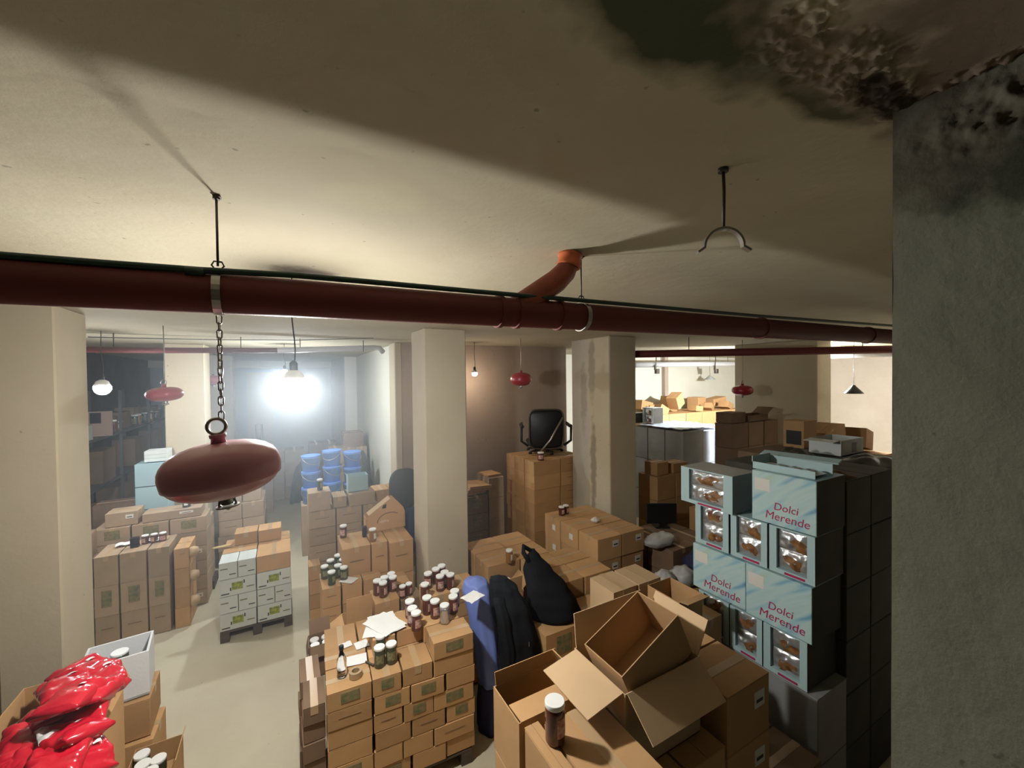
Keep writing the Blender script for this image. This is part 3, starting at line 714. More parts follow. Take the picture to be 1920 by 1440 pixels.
# brown boxes with jars (700-740,1080-1110)
zJ=.92
k=P(704,1132,z=zJ-.02)
stack('short stack of crumpled cartons with four brown jars',k.x,k.y,zJ-.02,[.235],.30,1,4,.20,'R',0,zpal=0,jit=2)
jar_cluster([(709,1114),(718,1118),(722,1108),(735,1107),(734,1100)],zJ-.02,'choc','on crumpled cartons by the pillar')
jar_cluster([(755,1120),(767,1115)],.86,'choc','between stacks near the pillar',r=.033,h=.12)
stack('low column between the jars and the pillar',P(752,1128,z=.86).x,P(752,1128,z=.86).y,.86,[.22],.22,1,4,.2,'R',0,m='card_dark')
# F: tall pair of cartons with right one and the handled case
zF=1.16
k=P(642,1031,z=zF)
FX,FY=k.x,k.y
stack('mid stack below the handled case',k.x,k.y,zF,[.305,.185],.50,1,3,.36,'R',0,prints=['line'],zpal=.0)
k=P(736,1030,z=zF-.0)
stack('taller column right of the handled case',P(741,1034,z=zF).x,FY-.08,zF,[.28],.60,1,3,.38,'R',0,prints=['line'],zpal=0)
carton((FX+.34,FY-.40,.62),.30,.30,.20,'brown carton standing lower before the mid stack, pale tape on top',None)
carton((FX+.34,FY-.40,.30),.30,.30,.318,'brown carton beneath the pale-taped one before the mid stack',None,style='plain')
jar_cluster([(644,1007)],zF,'choc','dark jar at the left of the mid stack')
jar_cluster([(699,1014)],zF,'amber','amber jar before the handled case')
q=P(680,1008,z=zF); o=carton((q.x,q.y,zF),.05,.06,.12,'small black carton lying by the handled case',None,m='black',style='plain',name='small_black_box')
def handled_case(p,rz):
    o=empty('carry_case',p,rz)
    w,d,h=.48,.14,.20
    poly=[(0,0),(w,0),(w,h*.95),(w*.95,h*1.28),(w*.72,h*1.9),(w*.62,h*1.92),(.03,h*1.05),(0,h*.9)]
    obj('side_panel',MB().prism(poly,0,.006),M['card'],o); obj('side_panel',MB().prism(poly,d,d+.006),M['card'],o)
    sl=MB(); sl.add([(.03,-.004,h*1.05),(w*.62,-.004,h*1.92),(w*.62,d+.008,h*1.92),(.03,d+.008,h*1.05)],[(0,1,2,3)])
    obj('top_panel',sol(obj('x',sl,M['card_pale']),.006).data,None,o); bpy.data.objects.remove(bpy.data.objects['x'])
    obj('handle_slot',MB().prism([(w*.40,h*1.36),(w*.50,h*1.36),(w*.52,h*1.62),(w*.43,h*1.55)],-.002,.001),M['black'],o)
    obj('end_panel',MB().box((0,0,0),(.006,d,h*.9)).box((w-.006,0,0),(w,d,h*.95)),M['card'],o)
    arcp=[(w*.28+w*.32*(1-math.cos(t)),h*.50+h*.55*math.sin(t)) for t in [math.pi*i/14 for i in range(0,11)]]
    obj('printed_arc',strap([(x,-.001,z) for x,z in arcp],.002,.006),M['card_dark'],o)
    obj('printed_wordmark',text_mesh('alaltra',.045),M['label'],o,loc=(w*.34,-.002,h*.50),rot=(math.pi/2,0,0))
    return tag(o,'brown carrying case with slanted top and handle slot','box')
def text_mesh(body,size,shear=0,ext=.0006,bold=0):
    cu=bpy.data.curves.new('lettering','FONT'); cu.body=body; cu.size=size; cu.shear=shear; cu.extrude=ext; cu.offset=bold; cu.resolution_u=3
    o=bpy.data.objects.new('tmp',cu); C.objects.link(o)
    dg=bpy.context.evaluated_depsgraph_get(); me=bpy.data.meshes.new_from_object(o.evaluated_get(dg)); bpy.data.objects.remove(o); me.materials.clear()
    return me
def tobj(me,mt,name,parent,loc,rot):
    me.materials.clear(); me.materials.append(mt); return obj(name,me,None,parent,loc,rot=rot)
_old=obj
def obj(name, mb, mat_=None, parent=None, loc=(0,0,0), rz=0.0, rot=None):
    if not isinstance(mb,MB) and mat_ is not None: mb.materials.clear(); mb.materials.append(mat_)
    return _old(name,mb,mat_,parent,loc,rz,rot)
q=P(683,1000,z=zF); handled_case((q.x+.02,q.y-.02,zF+.001),.02)
# G: dim stack further back
zG=1.34
k=P(578,962,z=zG); GX,GYY=k.x,k.y
stack('dim stack before the blue buckets',GX,GYY,zG-.0,[.33,.33,.20],.40,1,6,.22,'R',0,m='card_grey',prints=['line'],zpal=0,group='cartons of the dim stack before the buckets')
carton((GX,GYY+.02,zG),.27,.30,.24,'greyish carton with a jar on top, before the blue buckets',None,m='card_grey')
jar((GX+.15,GYY+.14,zG+.24),'green_jar','single dark jar with white lid on the carton before the buckets',.036,.15)
carton((GX+.30,GYY+.05,zG),.17,.3,.14,'greyish small carton right of the jar-topped one, dim stack','raised greyish cartons on the dim stack',m='card_grey')
carton((GX+.49,GYY+.0,zG),.34,.3,.16,'wide greyish carton below the tilted pale blue one','raised greyish cartons on the dim stack',m='card_grey')
k=P(650,945,z=zG+.17)
open_carton((GX+.50,GYY+.12,zG+.161),.26,.2,.22,'pale blue printed carton standing on the dim stack',{},m='pale_blue',name='pale_blue_box')
stack('stack beside the white aisle wall',1.10,6.13,1.44,[.21,.21],.34,1,6,.24,'R',0,m='card',zpal=0)
stack('second dim stack behind handled case',1.12,5.72,1.12,[.20,.20],.38,1,5,.22,'R',0,m='card_grey',zpal=0)

# ------------------------------------------------------------------ LEFT SIDE
# pallet of white fruit cartons
k=P(413,1208,z=0); X0,Y0=k.x,k.y
pallet(X0,Y0,.74,.98,'dark pallet under the white cartons with yellow emblems',m='wood',hh=.13)
grp='white cartons on the aisle pallet'
zb=.135; hgt=.20
def wc(x,y,z,w,d,h,lab,pr,m='white_card'): return carton((x,y,z),w,d,h,lab,grp if m=='white_card' else 'brown cartons on the aisle pallet',m,'plain' if m=='white_card' else 'tape',0,pr,'fruit_carton' if m=='white_card' else 'cardboard_box')
for L_ in range(4):
    z=zb+hgt*L_
    nm=['bottom','second','third','top'][L_]+' layer'
    for side_,sx in (('left',0),('right',.372)):
        if side_=='right' and L_==3: wc(X0+sx,Y0,z-.0,.366,.48,hgt-.002,'brown carton on the white ones, aisle pallet, front right',None,'card'); continue
        if (L_%2==0) == (side_=='left') or (side_=='right' and L_==0) :
            wide = (L_ in (0,2))
        wide = L_ in (0,2)
        if wide: wc(X0+sx,Y0,z,.366,.30,hgt-.002,f'white carton with yellow emblem, {nm}, {side_} half of aisle pallet','logo')
        else:
            wc(X0+sx,Y0,z,.181,.30,hgt-.002,f'narrow white carton, {nm}, {side_} half of aisle pallet, its left one','white')
            wc(X0+sx+.185,Y0,z,.181,.30,hgt-.002,f'narrow white carton, {nm}, {side_} half of aisle pallet, its right one','white')
wc(X0,Y0+.31,zb,.366,.5,.598,'large brown carton behind the white ones on the aisle pallet, left',None,'card')
wc(X0+.372,Y0+.31,zb,.366,.5,.598,'large brown carton behind the white ones on the aisle pallet, right',None,'card')
wc(X0,Y0+.31,zb+.6,.366,.5,.198,'flat-topped brown carton behind the top white ones, aisle pallet',None,'card')
wc(X0+.372,Y0+.49,zb+.6,.366,.32,.198,'brown carton behind the front right brown one, aisle pallet',None,'card')
wc(X0+.11,Y0+.52,zb+.8,.25,.26,.15,'small brown carton on top of the aisle pallet, left one',None,'card')
wc(X0+.37,Y0+.50,zb+.8,.26,.28,.15,'small brown carton on top of the aisle pallet, right one',None,'card')
o=obj('yellow_glove',MB().loft([[Vector((x,-.03*s_*math.cos(a),.02+.012*math.sin(a)+.03*x)) for a in [2*math.pi*i/12 for i in range(12)]] for x,s_ in ((0,.6),(.06,1),(.12,1.2),(.18,.8),(.2,.3))]),M['tan'],None,(X0-.12,Y0+.52,zb+.80)); tag(o,'crumpled tan work gloves at the corner of the aisle pallet','gloves')
# left front big grey-brown stack
k=P(325,1182,z=0); LX,LY=k.x,k.y
stack('large greyish stack left',LX-.70,LY,1.04,[.22,.25,.21],.46,1,3,.345,'L',0,m='card_grey',prints=[None,'line','green'],zpal=0,body_word='greyish carton')
stack('pinkish column beside greyish stack',LX+.015,LY+.02,.98,[.16],.22,2,4,.245,'L',0,m='card',zpal=0)
for i,(px,py) in enumerate(((352,1030),(356,1095),(354,1135))):
    p=Vector((-1.055,6.46,(.90,.60,.28)[i])); o=obj('crumpled_paper_bag',MB().loft([[Vector((rr*math.cos(a)*(1+.15*math.sin(3*a)),rr*math.sin(a),z_)) for a in [2*math.pi*q/14 for q in range(14)]] for rr,z_ in ((.02,-.06),(.05,-.05),(.055,0),(.05,.05),(.02,.065))]),M['card_pale'],None,p); tag(o,f'pale crumpled bag wedged beside the greyish stack, {ORD[i]} from top','bag')
# stack with white stickers behind
k=P(400,1112,z=0); SX,SY=k.x,k.y
pallet(SX-.34,SY+.13,.34,.4,'pallet under the stickered cartons left of the aisle')
stack('stickered stack left',SX-.33,SY+.11,1.06,[.30],.4,1,5,.188,'L',0,m='card_grey',prints=['sticker','green'],zpal=.12,body_word='stickered carton')
stack('sticker row behind greyish stack',-2.12,6.93,1.21,[.36,.38,.40],.40,1,6,.2,'L',0,m='card_grey',prints=['green','sticker',None],zpal=0,body_word='greyish carton')
carton((-2.02,6.98,1.213),.32,.3,.17,'highest greyish carton with white sticker before the pale blue column',None,m='card_grey',print_='sticker',style='tape')
carton((-1.66,6.97,1.213),.62,.3,.11,'long low greyish carton with white sticker and black tin',None,m='card_grey',print_='sticker',style='plain')
o=obj('tin_can',MB().lathe([(.045,0),(.045,.13),(.042,.135)],18),M['black'],None,(-1.22,7.1,1.324)); obj('paper_label',MB().box((-.02,-.048,.03),(.022,-.043,.11)),M['white'],o); tag(o,'black tin with white label on the low greyish carton','tin')
# things on top of the large greyish stack
zg=1.04
for i,(dx,dy,a) in enumerate(((.10,.12,.2),(.36,.1,-.2))):
    o=sheet(LX-.60+dx,LY+dy+.2,zg+.02+.004*i,a,.18,.12,.02,['pale crumpled wrapper at left on the greyish stack','pale foil sheet on the greyish stack'][i],i=20+i); o['group']='wrappers on the greyish stack'
o=carton((LX-.42,LY+.15,zg),.08,.07,.12,'small black carton with white label on the greyish stack',None,m='black',style='plain',name='small_black_box')
for i in range(3):
    jar((LX-.30+.085*i,LY+.26,zg),'choc',f'brown jar under the foil on the greyish stack, {ORD[i]} from left',.036,.11,'jars on the greyish stack')
# further stacks down the left of the aisle
def row_L(where,px,py,zt,ws,d,ny,layers,bh,**k_):
    k=P(px,py,z=0); return stack(where,k.x-sum(ws)-.004*len(ws),k.y,zt,ws,d,ny,layers,bh,'L',0,m='card_grey',zpal=0,body_word='greyish carton',**k_)
k=P(500,1050,z=0)
stack('third left stack',k.x-.66,k.y,1.02,[.33,.32],.4,2,4,.25,'L',0,m='card_grey',zpal=0,body_word='greyish carton',prints=['line',None],jit=2)
stack('raised on third left stack',k.x-.62,k.y+.06,1.262,[.29,.27],.3,1,1,.238,'L',.03,m='card_grey',zpal=0,body_word='greyish carton')
k=P(506,1000,z=0)
stack('fourth left stack',k.x-1.1,k.y,1.20,[.34,.33,.34],.4,2,4,.3,'L',0,m='card_grey',zpal=0,body_word='greyish carton',jit=2)
k=P(514,960,z=0)
stack('fifth left stack',k.x-.68,k.y,1.45,[.34,.33],.5,2,5,.29,'L',0,m='card_grey',zpal=0,body_word='greyish carton',jit=2)
# far end of the aisle
stack('far end heap, left',-.55,12.0,1.25,[.5,.45],.5,1,4,.31,'L',0,m='card_grey',zpal=0,body_word='far carton',jit=3)
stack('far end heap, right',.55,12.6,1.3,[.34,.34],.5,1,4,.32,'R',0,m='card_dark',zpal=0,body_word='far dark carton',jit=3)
o=obj('heaped_dark_bags',MB().grid(lambda u,v:(.75*u, .5*v, .02+1.05*math.sin(math.pi*min(1,max(0,u)))**.5*math.sin(math.pi*v)**.5+.12*noise.noise(Vector((u*6,v*5,2)))),24,16),M['dark_stuff'],None,(.05,11.42,0.0)); tag(o,'dark heap of bags at the far end of the aisle','bags')
# red trolley handle at the far left: dark metal frame
o=obj('hand_trolley',MB().tube([(0,0,0),(0,0,1.95)],.02,8).tube([(.12,0,0),(.12,0,1.95)],.02,8).tube([(-.5,0,1.25),(.12,0,1.25)],.05,8),M['black'],None,(-.66,12.12,0)); tag(o,'dark upright metal frame before the far door','trolley')
# pale blue column of boxes by the back-left pillar
px0=P(252,900,y=7.42).x
for i in range(5):
    o=carton((px0+.0,7.42,.32*i+.32),.36,.35,.31,f'pale blue wrapped box beside the back left pillar, {ORD[4-i]} from top','pale blue boxes at the back left pillar',m='pale_blue',style='plain',name='pale_blue_box')
carton((px0,7.42,0),.36,.35,.315,'pale blue wrapped box beside back left pillar, bottom of the column','pale blue boxes at the back left pillar',m='pale_blue',style='plain',name='pale_blue_box')
for i in range(3): carton((px0+.09,7.48,1.924+.05*i),.26,.28,.045,f'flat white box atop the pale blue column, {ORD[i]} from bottom','flat white boxes',m='white_card',style='plain',name='flat_box')
# shelving along the left wall
o=empty('metal_shelving',(-2.72,8.4,0))
for y in (0,1.8,3.6,5.4): 
    obj('upright',MB().box((-.42,y,0),(-.38,y+.04,2.9)).box((0,y,0),(.04,y+.04,2.9)),M['shelf_metal'],o)
for z in (.5,1.3,2.10): obj('shelf',MB().box((-.42,0,z),(.04,5.44,z+.035)),M['shelf_metal'],o)
tag(o,'long dark metal shelving along the left wall','shelving')
rs=random.Random(4)
for i in range(18):
    y=8.55+i*.29; x=-2.80+rs.uniform(-.06,.08)
    if i in (1,3,4): continue
    jar((x,y,2.137),('green_jar','amber','choc')[i%3],f'small jar on the top shelf by the left wall, {ORD[i]} place from near end',.055,rs.uniform(.14,.26),'jars on the left wall shelf')
o=obj('leaning_board',MB().box((0,-.01,0),(.30,.01,.42)),M['pink_board'],None,(-2.90,9.45,2.138),.0); obj('dark_panel',MB().box((.02,-.014,.22),(.16,-.009,.40)),M['black'],o); tag(o,'pinkish board with a dark panel standing on the left shelf','board')
o=obj('box_file',MB().box((0,0,0),(.12,.18,.24),bev=.003),M['white_card'],None,(-2.82,8.78,2.137)); tag(o,'white box at the near end of the left shelf','box')
for i in range(6):
    y=8.55+i*.85; z=1.337 if i%2 else .537
    carton((-3.08,y,z),.36,.6,.55,f'dark carton on the left wall shelving, {ORD[i]} from near end','dark cartons on the left shelving',m='card_dark',style='plain',name='storage_box')
for i in range(5):
    carton((-3.08,9.9+i*.7,2.137),.30,.5,.28+.05*(i%3),f'dark carton behind the jars on the top shelf, {ORD[i]} from near end','dark cartons on the left shelving',m='card_dark',style='plain',name='storage_box')
k=P(190,985,z=1.1)
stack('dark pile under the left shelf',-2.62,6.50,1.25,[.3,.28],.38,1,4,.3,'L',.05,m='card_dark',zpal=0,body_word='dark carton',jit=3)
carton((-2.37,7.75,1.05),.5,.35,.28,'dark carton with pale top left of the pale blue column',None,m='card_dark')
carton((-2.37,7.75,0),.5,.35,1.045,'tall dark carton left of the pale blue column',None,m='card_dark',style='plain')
# white open box on a stack, lower left
WX,WY=-1.28,3.72
for i in range(3):
    carton((WX+.02*(i%2),WY+.02*i,.27*i),.40,.34,.266,f'brown carton under the open white box, {["bottom","middle","top"][i]} one','cartons under the open white box',rz=-.06+.05*i)
ow=open_carton((WX+.03,WY+.06,.812),.36,.30,.31,'open white foam box with a jar lid inside, by the left pillar',{},m='foam',name='white_foam_box',t=.014,rz=.12)
obj('printed_mark',MB().lathe([(.05,-.001),(.05,.001)],20,M=Matrix.Translation((.16,-.0015,.14))@Matrix.Rotation(math.pi/2,4,'X')@Matrix.Scale(1.3,4,(0,1,0))),mat('faint_pink_ink',(.62,.52,.5),.7),ow)
carton((WX+.08,WY+.12,.83),.20,.18,.16,'carton inside the white foam box',None,m='white_card',style='plain',name='inner_box')
jar((WX+.20,WY+.22,.991),'green_jar','white-lidded jar lying in the open white foam box',.05,.12)
for i,(dx,dy,dz) in enumerate(((0,0,0),(.09,.01,.0),(.03,.10,.0),(.115,.10,0),(.0,.20,0))):
    jar((-.865+dx*.9,3.31+dy*.95,.472),'green_jar',f'green jar with pale lid in the low open carton, {ORD[i]} one',.042,.15,'jars in the low carton at left')
open_carton((-.915,3.26,0),.25,.32,.605,'low open carton of pale-lidded jars at the lower left',{'r':(.06,75)})
carton((-.90,3.275,.006),.22,.29,.46,'inner carton carrying the pale-lidded jars, lower left',None,style='plain')
# carton of red packets
RX0,RX1,RY0,RY1=-1.36,-.93,2.68,3.44
open_carton((RX0,RY0,.5),RX1-RX0,RY1-RY0,.78,'tall open brown carton overflowing with red packets',{'r':(.10,-70)})
carton((RX0,RY0,0),RX1-RX0,RY1-RY0,.498,'brown carton beneath the one of red packets',None,style='plain')
carton((RX0+.02,RY0+.02,.51),RX1-RX0-.04,RY1-RY0-.04,.6,'inner carton filling the red packets’ box',None,style='plain')
def packet(p,w,l,t,rot,label,m,group,seed=0):
    def ring(v):
        out=[]
        e=math.sin(math.pi*min(max(v,0.02),.98))**.38
        for k in range(32):
            a=2*math.pi*k/32
            x=w/2*math.copysign(abs(math.cos(a))**.6,math.cos(a)); z=t/2*math.copysign(abs(math.sin(a))**.8,math.sin(a))*e
            y=(v-.5)*l
            n=noise.noise(Vector((x*26+seed,y*26,z*14)))*.022+abs(noise.noise(Vector((x*13+seed,y*13,1))))*.030
            out.append(Vector((x*(1+n*2),y,z+n*e)))
        return out
    o=obj('foil_packet',MB().loft([ring(i/26) for i in range(27)]),M[m],None,p,rot=rot)
    obj('printed_label',MB().grid(lambda u,v:((u-.5)*.035+w*.18,(v-.5)*.022,t/2+.010+.004*math.sin(u*3)),3,3),M['white'],o)
    return tag(o,label,'packet',group)
rp=random.Random(11)
spots=[(155,1262,1.36),(185,1270,1.34),(120,1290,1.36),(160,1330,1.36),(100,1345,1.34),(130,1385,1.34),(85,1400,1.32),(175,1300,1.42),(140,1310,1.46),(55,1425,1.30),(60,1385,1.33),(110,1425,1.33),(150,1420,1.28)]
names=['top right','far right','upper left','middle','left','lower middle','lower left','uppermost','central raised','bottom-most','leftmost','second from the bottom','lowest right']
for i,((px,py,z),nm) in enumerate(zip(spots,names)):
    p=P(px,py,z=z)
    packet(p,.20,.26,.10,(rp.uniform(-.35,.35),rp.uniform(-.35,.35),rp.uniform(-.6,.6)+.3),f'shiny red foil packet, {nm} in the heap of red packets','foil_red','red foil packets in the left carton',i*3.1)
p=P(110,1372,z=1.37); packet(p,.15,.12,.02,(0.1,.3,.5),'white crumpled wrapper among the red packets','bag',None,4)
carton((-1.75,2.95,0),.35,.45,1.0,'tan carton at the bottom left corner against the pillar',None)
# ------------------------------------------------------------------ BUCKETS
def bucket(p,label,r=.155,h=.28):
    k=('bucket',)
    if k not in _mc:
        _mc[k]=(MB().lathe([(r*.86,0),(r*.98,h*.86),(r*1.03,h*.87),(r*1.03,h*.90),(r*.99,h*.91),(r*1.0,h*.94)],28).mesh('bucket',M['blue']),
                MB().lathe([(r*1.04,h*.935),(r*1.05,h*.97),(r*1.03,h),(r*.95,h),(r*.93,h*.985)],28).mesh('lid',M['blue']),
                MB().tube([(r*1.04*math.cos(a),-r*1.04*abs(math.sin(a)) ,h*.88-.12*math.sin(a)) for a in [math.pi*i/14 for i in range(15)]],.004,6).mesh('wire_handle',M['steel']))
    b,l,w=_mc[k]
    o=obj('bucket',b,None,None,p,random.uniform(-.5,.5)); obj('lid',l,None,o); obj('wire_handle',w,None,o)
    return tag(o,label,'bucket','blue lidded buckets beyond the dim stack')
b0=P(583,870,y=8.1).x
carton((b0-.17,7.93,0),1.04,.36,.865,'large base carton carrying the blue buckets',None,m='card_grey',style='plain')
for i,(dx,dy,cn,zz) in enumerate(((0,0,'left',.867),(.345,.0,'middle',.925),(.69,.02,'right',.85))):
    if zz>.9: carton((b0+.19,7.95,.867),.31,.32,.056,'thin board under the middle bucket column',None,style='plain',name='flattened_box')
    for j in range(3):
        bucket((b0+dx,8.11+dy,zz+.019*(0 if zz<.9 else 0)+.283*j+(.017 if zz<.86 else 0)),f'blue lidded bucket, {["bottom","middle","top"][j]} one of the {cn} column')
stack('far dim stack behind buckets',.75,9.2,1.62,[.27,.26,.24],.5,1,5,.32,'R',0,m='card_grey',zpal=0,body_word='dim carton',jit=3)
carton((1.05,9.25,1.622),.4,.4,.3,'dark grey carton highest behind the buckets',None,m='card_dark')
o=obj('dark_sack',MB().lathe([(.18,0),(.22,.3),(.20,.9),(.14,1.4),(.04,1.6)],18),M['dark_stuff'],None,(1.33,8.78,0)); tag(o,'dark rounded sack between the buckets and the white wall','sack')

# ------------------------------------------------------------------ CENTRE: behind the pillars
stack('tall stack under the office chair',3.27,5.275,1.76,[.50,.50],.29,3,8,.215,'R',0,zpal=.04,prints=[None,'line'],jit=1,body_word='carton')
pallet(3.30,5.30,.92,.84,'pallet under the tall stack with the chair',hh=.038)
st=stack('taped stack by stained pillar',3.07,3.60,1.19,[.37,.37],.355,3,4,.262,'R',0,zpal=.132,prints=['sticker'],jit=1,body_word='carton')
for c in st:
    if c.location.x<3.2 and random.random()<.75: obj('paper_label',MB().box((-.0015,.10,.10),(.001,.17,.17)),M['label'],c)
pallet(3.09,3.62,.70,1.02,'pallet under the taped stack by the stained pillar',hh=.13)
p=P(1010,862,z=1.76); jar((p.x,5.34,1.76),'choc','brown jar on the tall stack below the office chair',.05,.13)
p=P(1045,962,z=1.19); 
for i in range(2): jar((p.x+.0+.085*i,p.y-.1+.02*i,1.19),'choc',f'brown jar on the taped stack by the stained pillar, {["left","right"][i]} one',.04,.12,'jars on the taped stack')
p=P(1116,979,z=1.19); o=obj('crumpled_paper',MB().lathe([(.001,0),(.05,.01),(.06,.03),(.02,.06),(.001,.06)],7,cap=False,smooth=False),M['label'],None,(p.x,p.y,1.191)); tag(o,'small crumpled white paper on the taped stack','paper')
def office_chair(p,rz):
    o=empty('office_chair',p,rz)
    def rr(u0,v0,w,h,t,y,bulge=.03):
        def fn(a):
            x=math.copysign(abs(math.cos(a))**.35,math.cos(a))*w/2; z=math.copysign(abs(math.sin(a))**.35,math.sin(a))*h/2
            return x*(1+.10*z/h),z
        rings=[]
        for k,(s_,yy) in enumerate(((.9,-t/2),(1,-t/4),(1,t/4),(.9,t/2))):
            rings.append([Vector((u0+fn(2*math.pi*i/40)[0]*s_,y+yy+bulge*(fn(2*math.pi*i/40)[1]/h*2)**2*.5,v0+fn(2*math.pi*i/40)[1]*s_)) for i in range(40)])
        return MB().loft(rings)
    obj('backrest',rr(0,.36,.46,.52,.06,0),M['black'],o)
    obj('backrest_trim',MB().tube([(.235*math.copysign(abs(math.cos(a))**.35,math.cos(a)),-.02,.36+.268*math.copysign(abs(math.sin(a))**.35,math.sin(a))) for a in [2*math.pi*i/40 for i in range(40)]],.011,8,closed=True),M['rust'],o)
    seat=obj('seat',MB().box((-.24,.06,.10),(.24,.52,.17),bev=.03),M['black'],o)
    for s in (-1,1):
        obj('armrest',MB().tube([(s*.25,.03,.13),(s*.34,.0,.20),(s*.34,-.02,.40),(s*.32,.22,.42)],.018,8).box((s*.33-.025,-.04,.38),(s*.33+.025,.22,.42),bev=.01),M['black'],o)
    obj('back_bracket',MB().tube([(-.12,-.05,.02),(.05,-.06,.22),(.22,-.05,.52)],.014,8),M['steel'],o)
    obj('post',MB().tube([(0,.28,.12),(.05,.28,-.0),(.12,.2,.0)],.02,8),M['black'],o)
    for a in range(5):
        t=2*math.pi*a/5; obj('base_leg',MB().tube([(0,.28,.05),(.26*math.cos(t),.28+.26*math.sin(t),.03)],[.02,.012],8).lathe([(.022,-.0),(.022,.03)],10,M=Matrix.Translation((.26*math.cos(t),.28+.26*math.sin(t),0))),M['black'],o)
    return tag(o,'black office chair perched on the tall carton stack','chair')
p=P(1012,850,z=1.765); _ch=office_chair((p.x+.0,5.62,1.765),-.45); _ch.scale=(1.2,1.2,1.2)
# pair at the left
stack('tall pair behind centre pillar',2.67,5.6,1.52,[.27],.45,1,5,.304,'R',0,m='card_grey',zpal=0,body_word='tall carton',top_style='plain')
stack('lower pile behind centre pillar',2.28,5.55,1.30,[.36],.45,1,5,.26,'R',0,m='card_dark',zpal=0,body_word='dim carton',prints=['green',None])
for i in range(3):
    carton((2.30+.03*i,5.60,1.305+.045*i),.34,.40,.04,f'flattened carton sheets beside the tall pair, {ORD[i]} from bottom','flattened cartons',style='plain',rz=.08-.12*i,name='flattened_box')
carton((2.69,5.66,1.524),.24,.3,.035,'flattened carton lying on the tall pair',None,style='plain',name='flattened_box',rz=.1)
o=obj('cup_stack',MB().lathe(sum([[(.045,.05*i),(.052,.05*i+.045)] for i in range(9)],[]),16),M['label'],None,(2.37,5.88,1.445)); tag(o,'stack of white cups behind the centre pillar','cups')
# low stacks between
stack('low stack with amber jar',1.93,4.10,.95,[.42,.40],.38,2,3,.31,'R',0,zpal=0,prints=[None,'line'],body_word='carton')
jar_cluster([(955,1054)],.95,'amber','on the low stack right of centre pillar')
open_carton((1.90,3.78,.42),.30,.28,.36,'open carton holding four brown jars right of the pillar',{'r':(.12,40)})
carton((1.90,3.78,0),.30,.28,.418,'carton beneath the four brown jars right of pillar',None,style='plain')
for i,(dx,dy) in enumerate(((.08,.08),(.17,.08),(.08,.17),(.17,.17))): jar((1.92+dx,3.79+dy,.70),'choc',f'brown jar in the open carton right of the pillar, {ORD[i]} one',.04,.14,'jars in the carton right of the pillar')
carton((1.93,3.80,.43),.24,.23,.265,'inner carton under the four brown jars',None,style='plain')
stack('brown stack behind black bag',2.28,3.30,1.00,[.36,.36],.34,2,4,.245,'R',0,zpal=0,body_word='carton')
stack('brown stack under black bag',1.90,2.90,.84,[.38,.38,.34],.36,1,3,.275,'R',0,zpal=0,prints=['green',None],body_word='carton')
open_carton((1.74,3.42,.62),.24,.3,.36,'open carton with upright flap left of the black bag',{'f':(.16,85),'l':(.10,20)})
carton((1.74,3.42,0),.24,.3,.618,'brown carton beneath the open one left of the black bag',None,style='plain')
# blue bundle, black jacket
def folded(rings,seed,amp,m,name,label,cat,n=44,fold=7,parent=None):
    out=[]
    for i,(x,y,z,rx,ry,a) in enumerate(rings):
        r_=[]
        for k in range(n):
            t=2*math.pi*k/n
            f=1+amp*math.sin(fold*t+seed+i*.25)*(.4+.6*i/len(rings))+amp*1.2*noise.noise(Vector((math.cos(t)*2+seed,math.sin(t)*2,z*4)))
            dx,dy=rx*f*math.cos(t),ry*f*math.sin(t)
            r_.append(Vector((x+dx*math.cos(a)-dy*math.sin(a),y+dx*math.sin(a)+dy*math.cos(a),z)))
        out.append(r_)
    o=obj(name,MB().loft(out),M[m],parent)
    if label: tag(o,label,cat)
    return o
def interp(rings,sub=4):
    out=[]
    for a,b in zip(rings,rings[1:]):
        for k in range(sub):
            t=k/sub; t2=t*t*(3-2*t); out.append(tuple(x+(y-x)*(t if q in(2,) else t2) for q,(x,y) in enumerate(zip(a,b))))
    out.append(rings[-1]); return out
folded(interp([(1.47,3.38,1.245,.03,.03,0),(1.47,3.38,1.215,.10,.12,0),(1.47,3.36,1.14,.125,.14,0),(1.50,3.31,.9,.12,.14,0),(1.52,3.26,.65,.11,.13,0),(1.53,3.22,.40,.11,.12,0)]),1.0,.07,'blue_cloth','blue_bundle','blue plastic-wrapped bundle beside the near stack under the black jacket','bundle')
folded(interp([(1.53,3.22,.395,.11,.12,0),(1.53,3.22,.2,.12,.13,0),(1.53,3.22,0,.12,.13,0)]),2.0,.05,'navy','wrapped_column','dark wrapped column on the floor below the blue bundle','bundle')
jk=folded(interp([(1.58,3.24,1.30,.02,.02,-.5),(1.58,3.24,1.28,.08,.05,-.5),(1.61,3.20,1.20,.13,.075,-.5),(1.64,3.12,1.02,.155,.085,-.35),(1.66,3.04,.80,.17,.09,-.2),(1.67,3.0,.60,.165,.085,-.1),(1.64,3.0,.50,.12,.07,0),(1.62,3.0,.42,.04,.03,0)],8),0.3,.15,'cloth','black_jacket',None,'jacket')
folded(interp([(1.53,3.14,1.16,.05,.04,0),(1.53,3.05,1.0,.055,.045,0),(1.545,2.99,.78,.05,.045,0),(1.55,2.96,.56,.045,.04,0),(1.55,2.96,.54,.02,.02,0)]),2,.1,'cloth','sleeve',None,'',parent=jk)
obj('zip_pull',MB().box((1.70,2.935,.80),(1.707,2.94,.835)),M['steel'],jk)
jk.location=(.04,-.02,0)
tag(jk,'black jacket draped over the blue bundle right of near stack','jacket')
p=P(888,1122,z=1.25); o=sheet(p.x,p.y+.02,1.252,.4,.16,.13,.01,'white crumpled sheet on the blue bundle',i=33); o['group']='sheets'; del o['group']
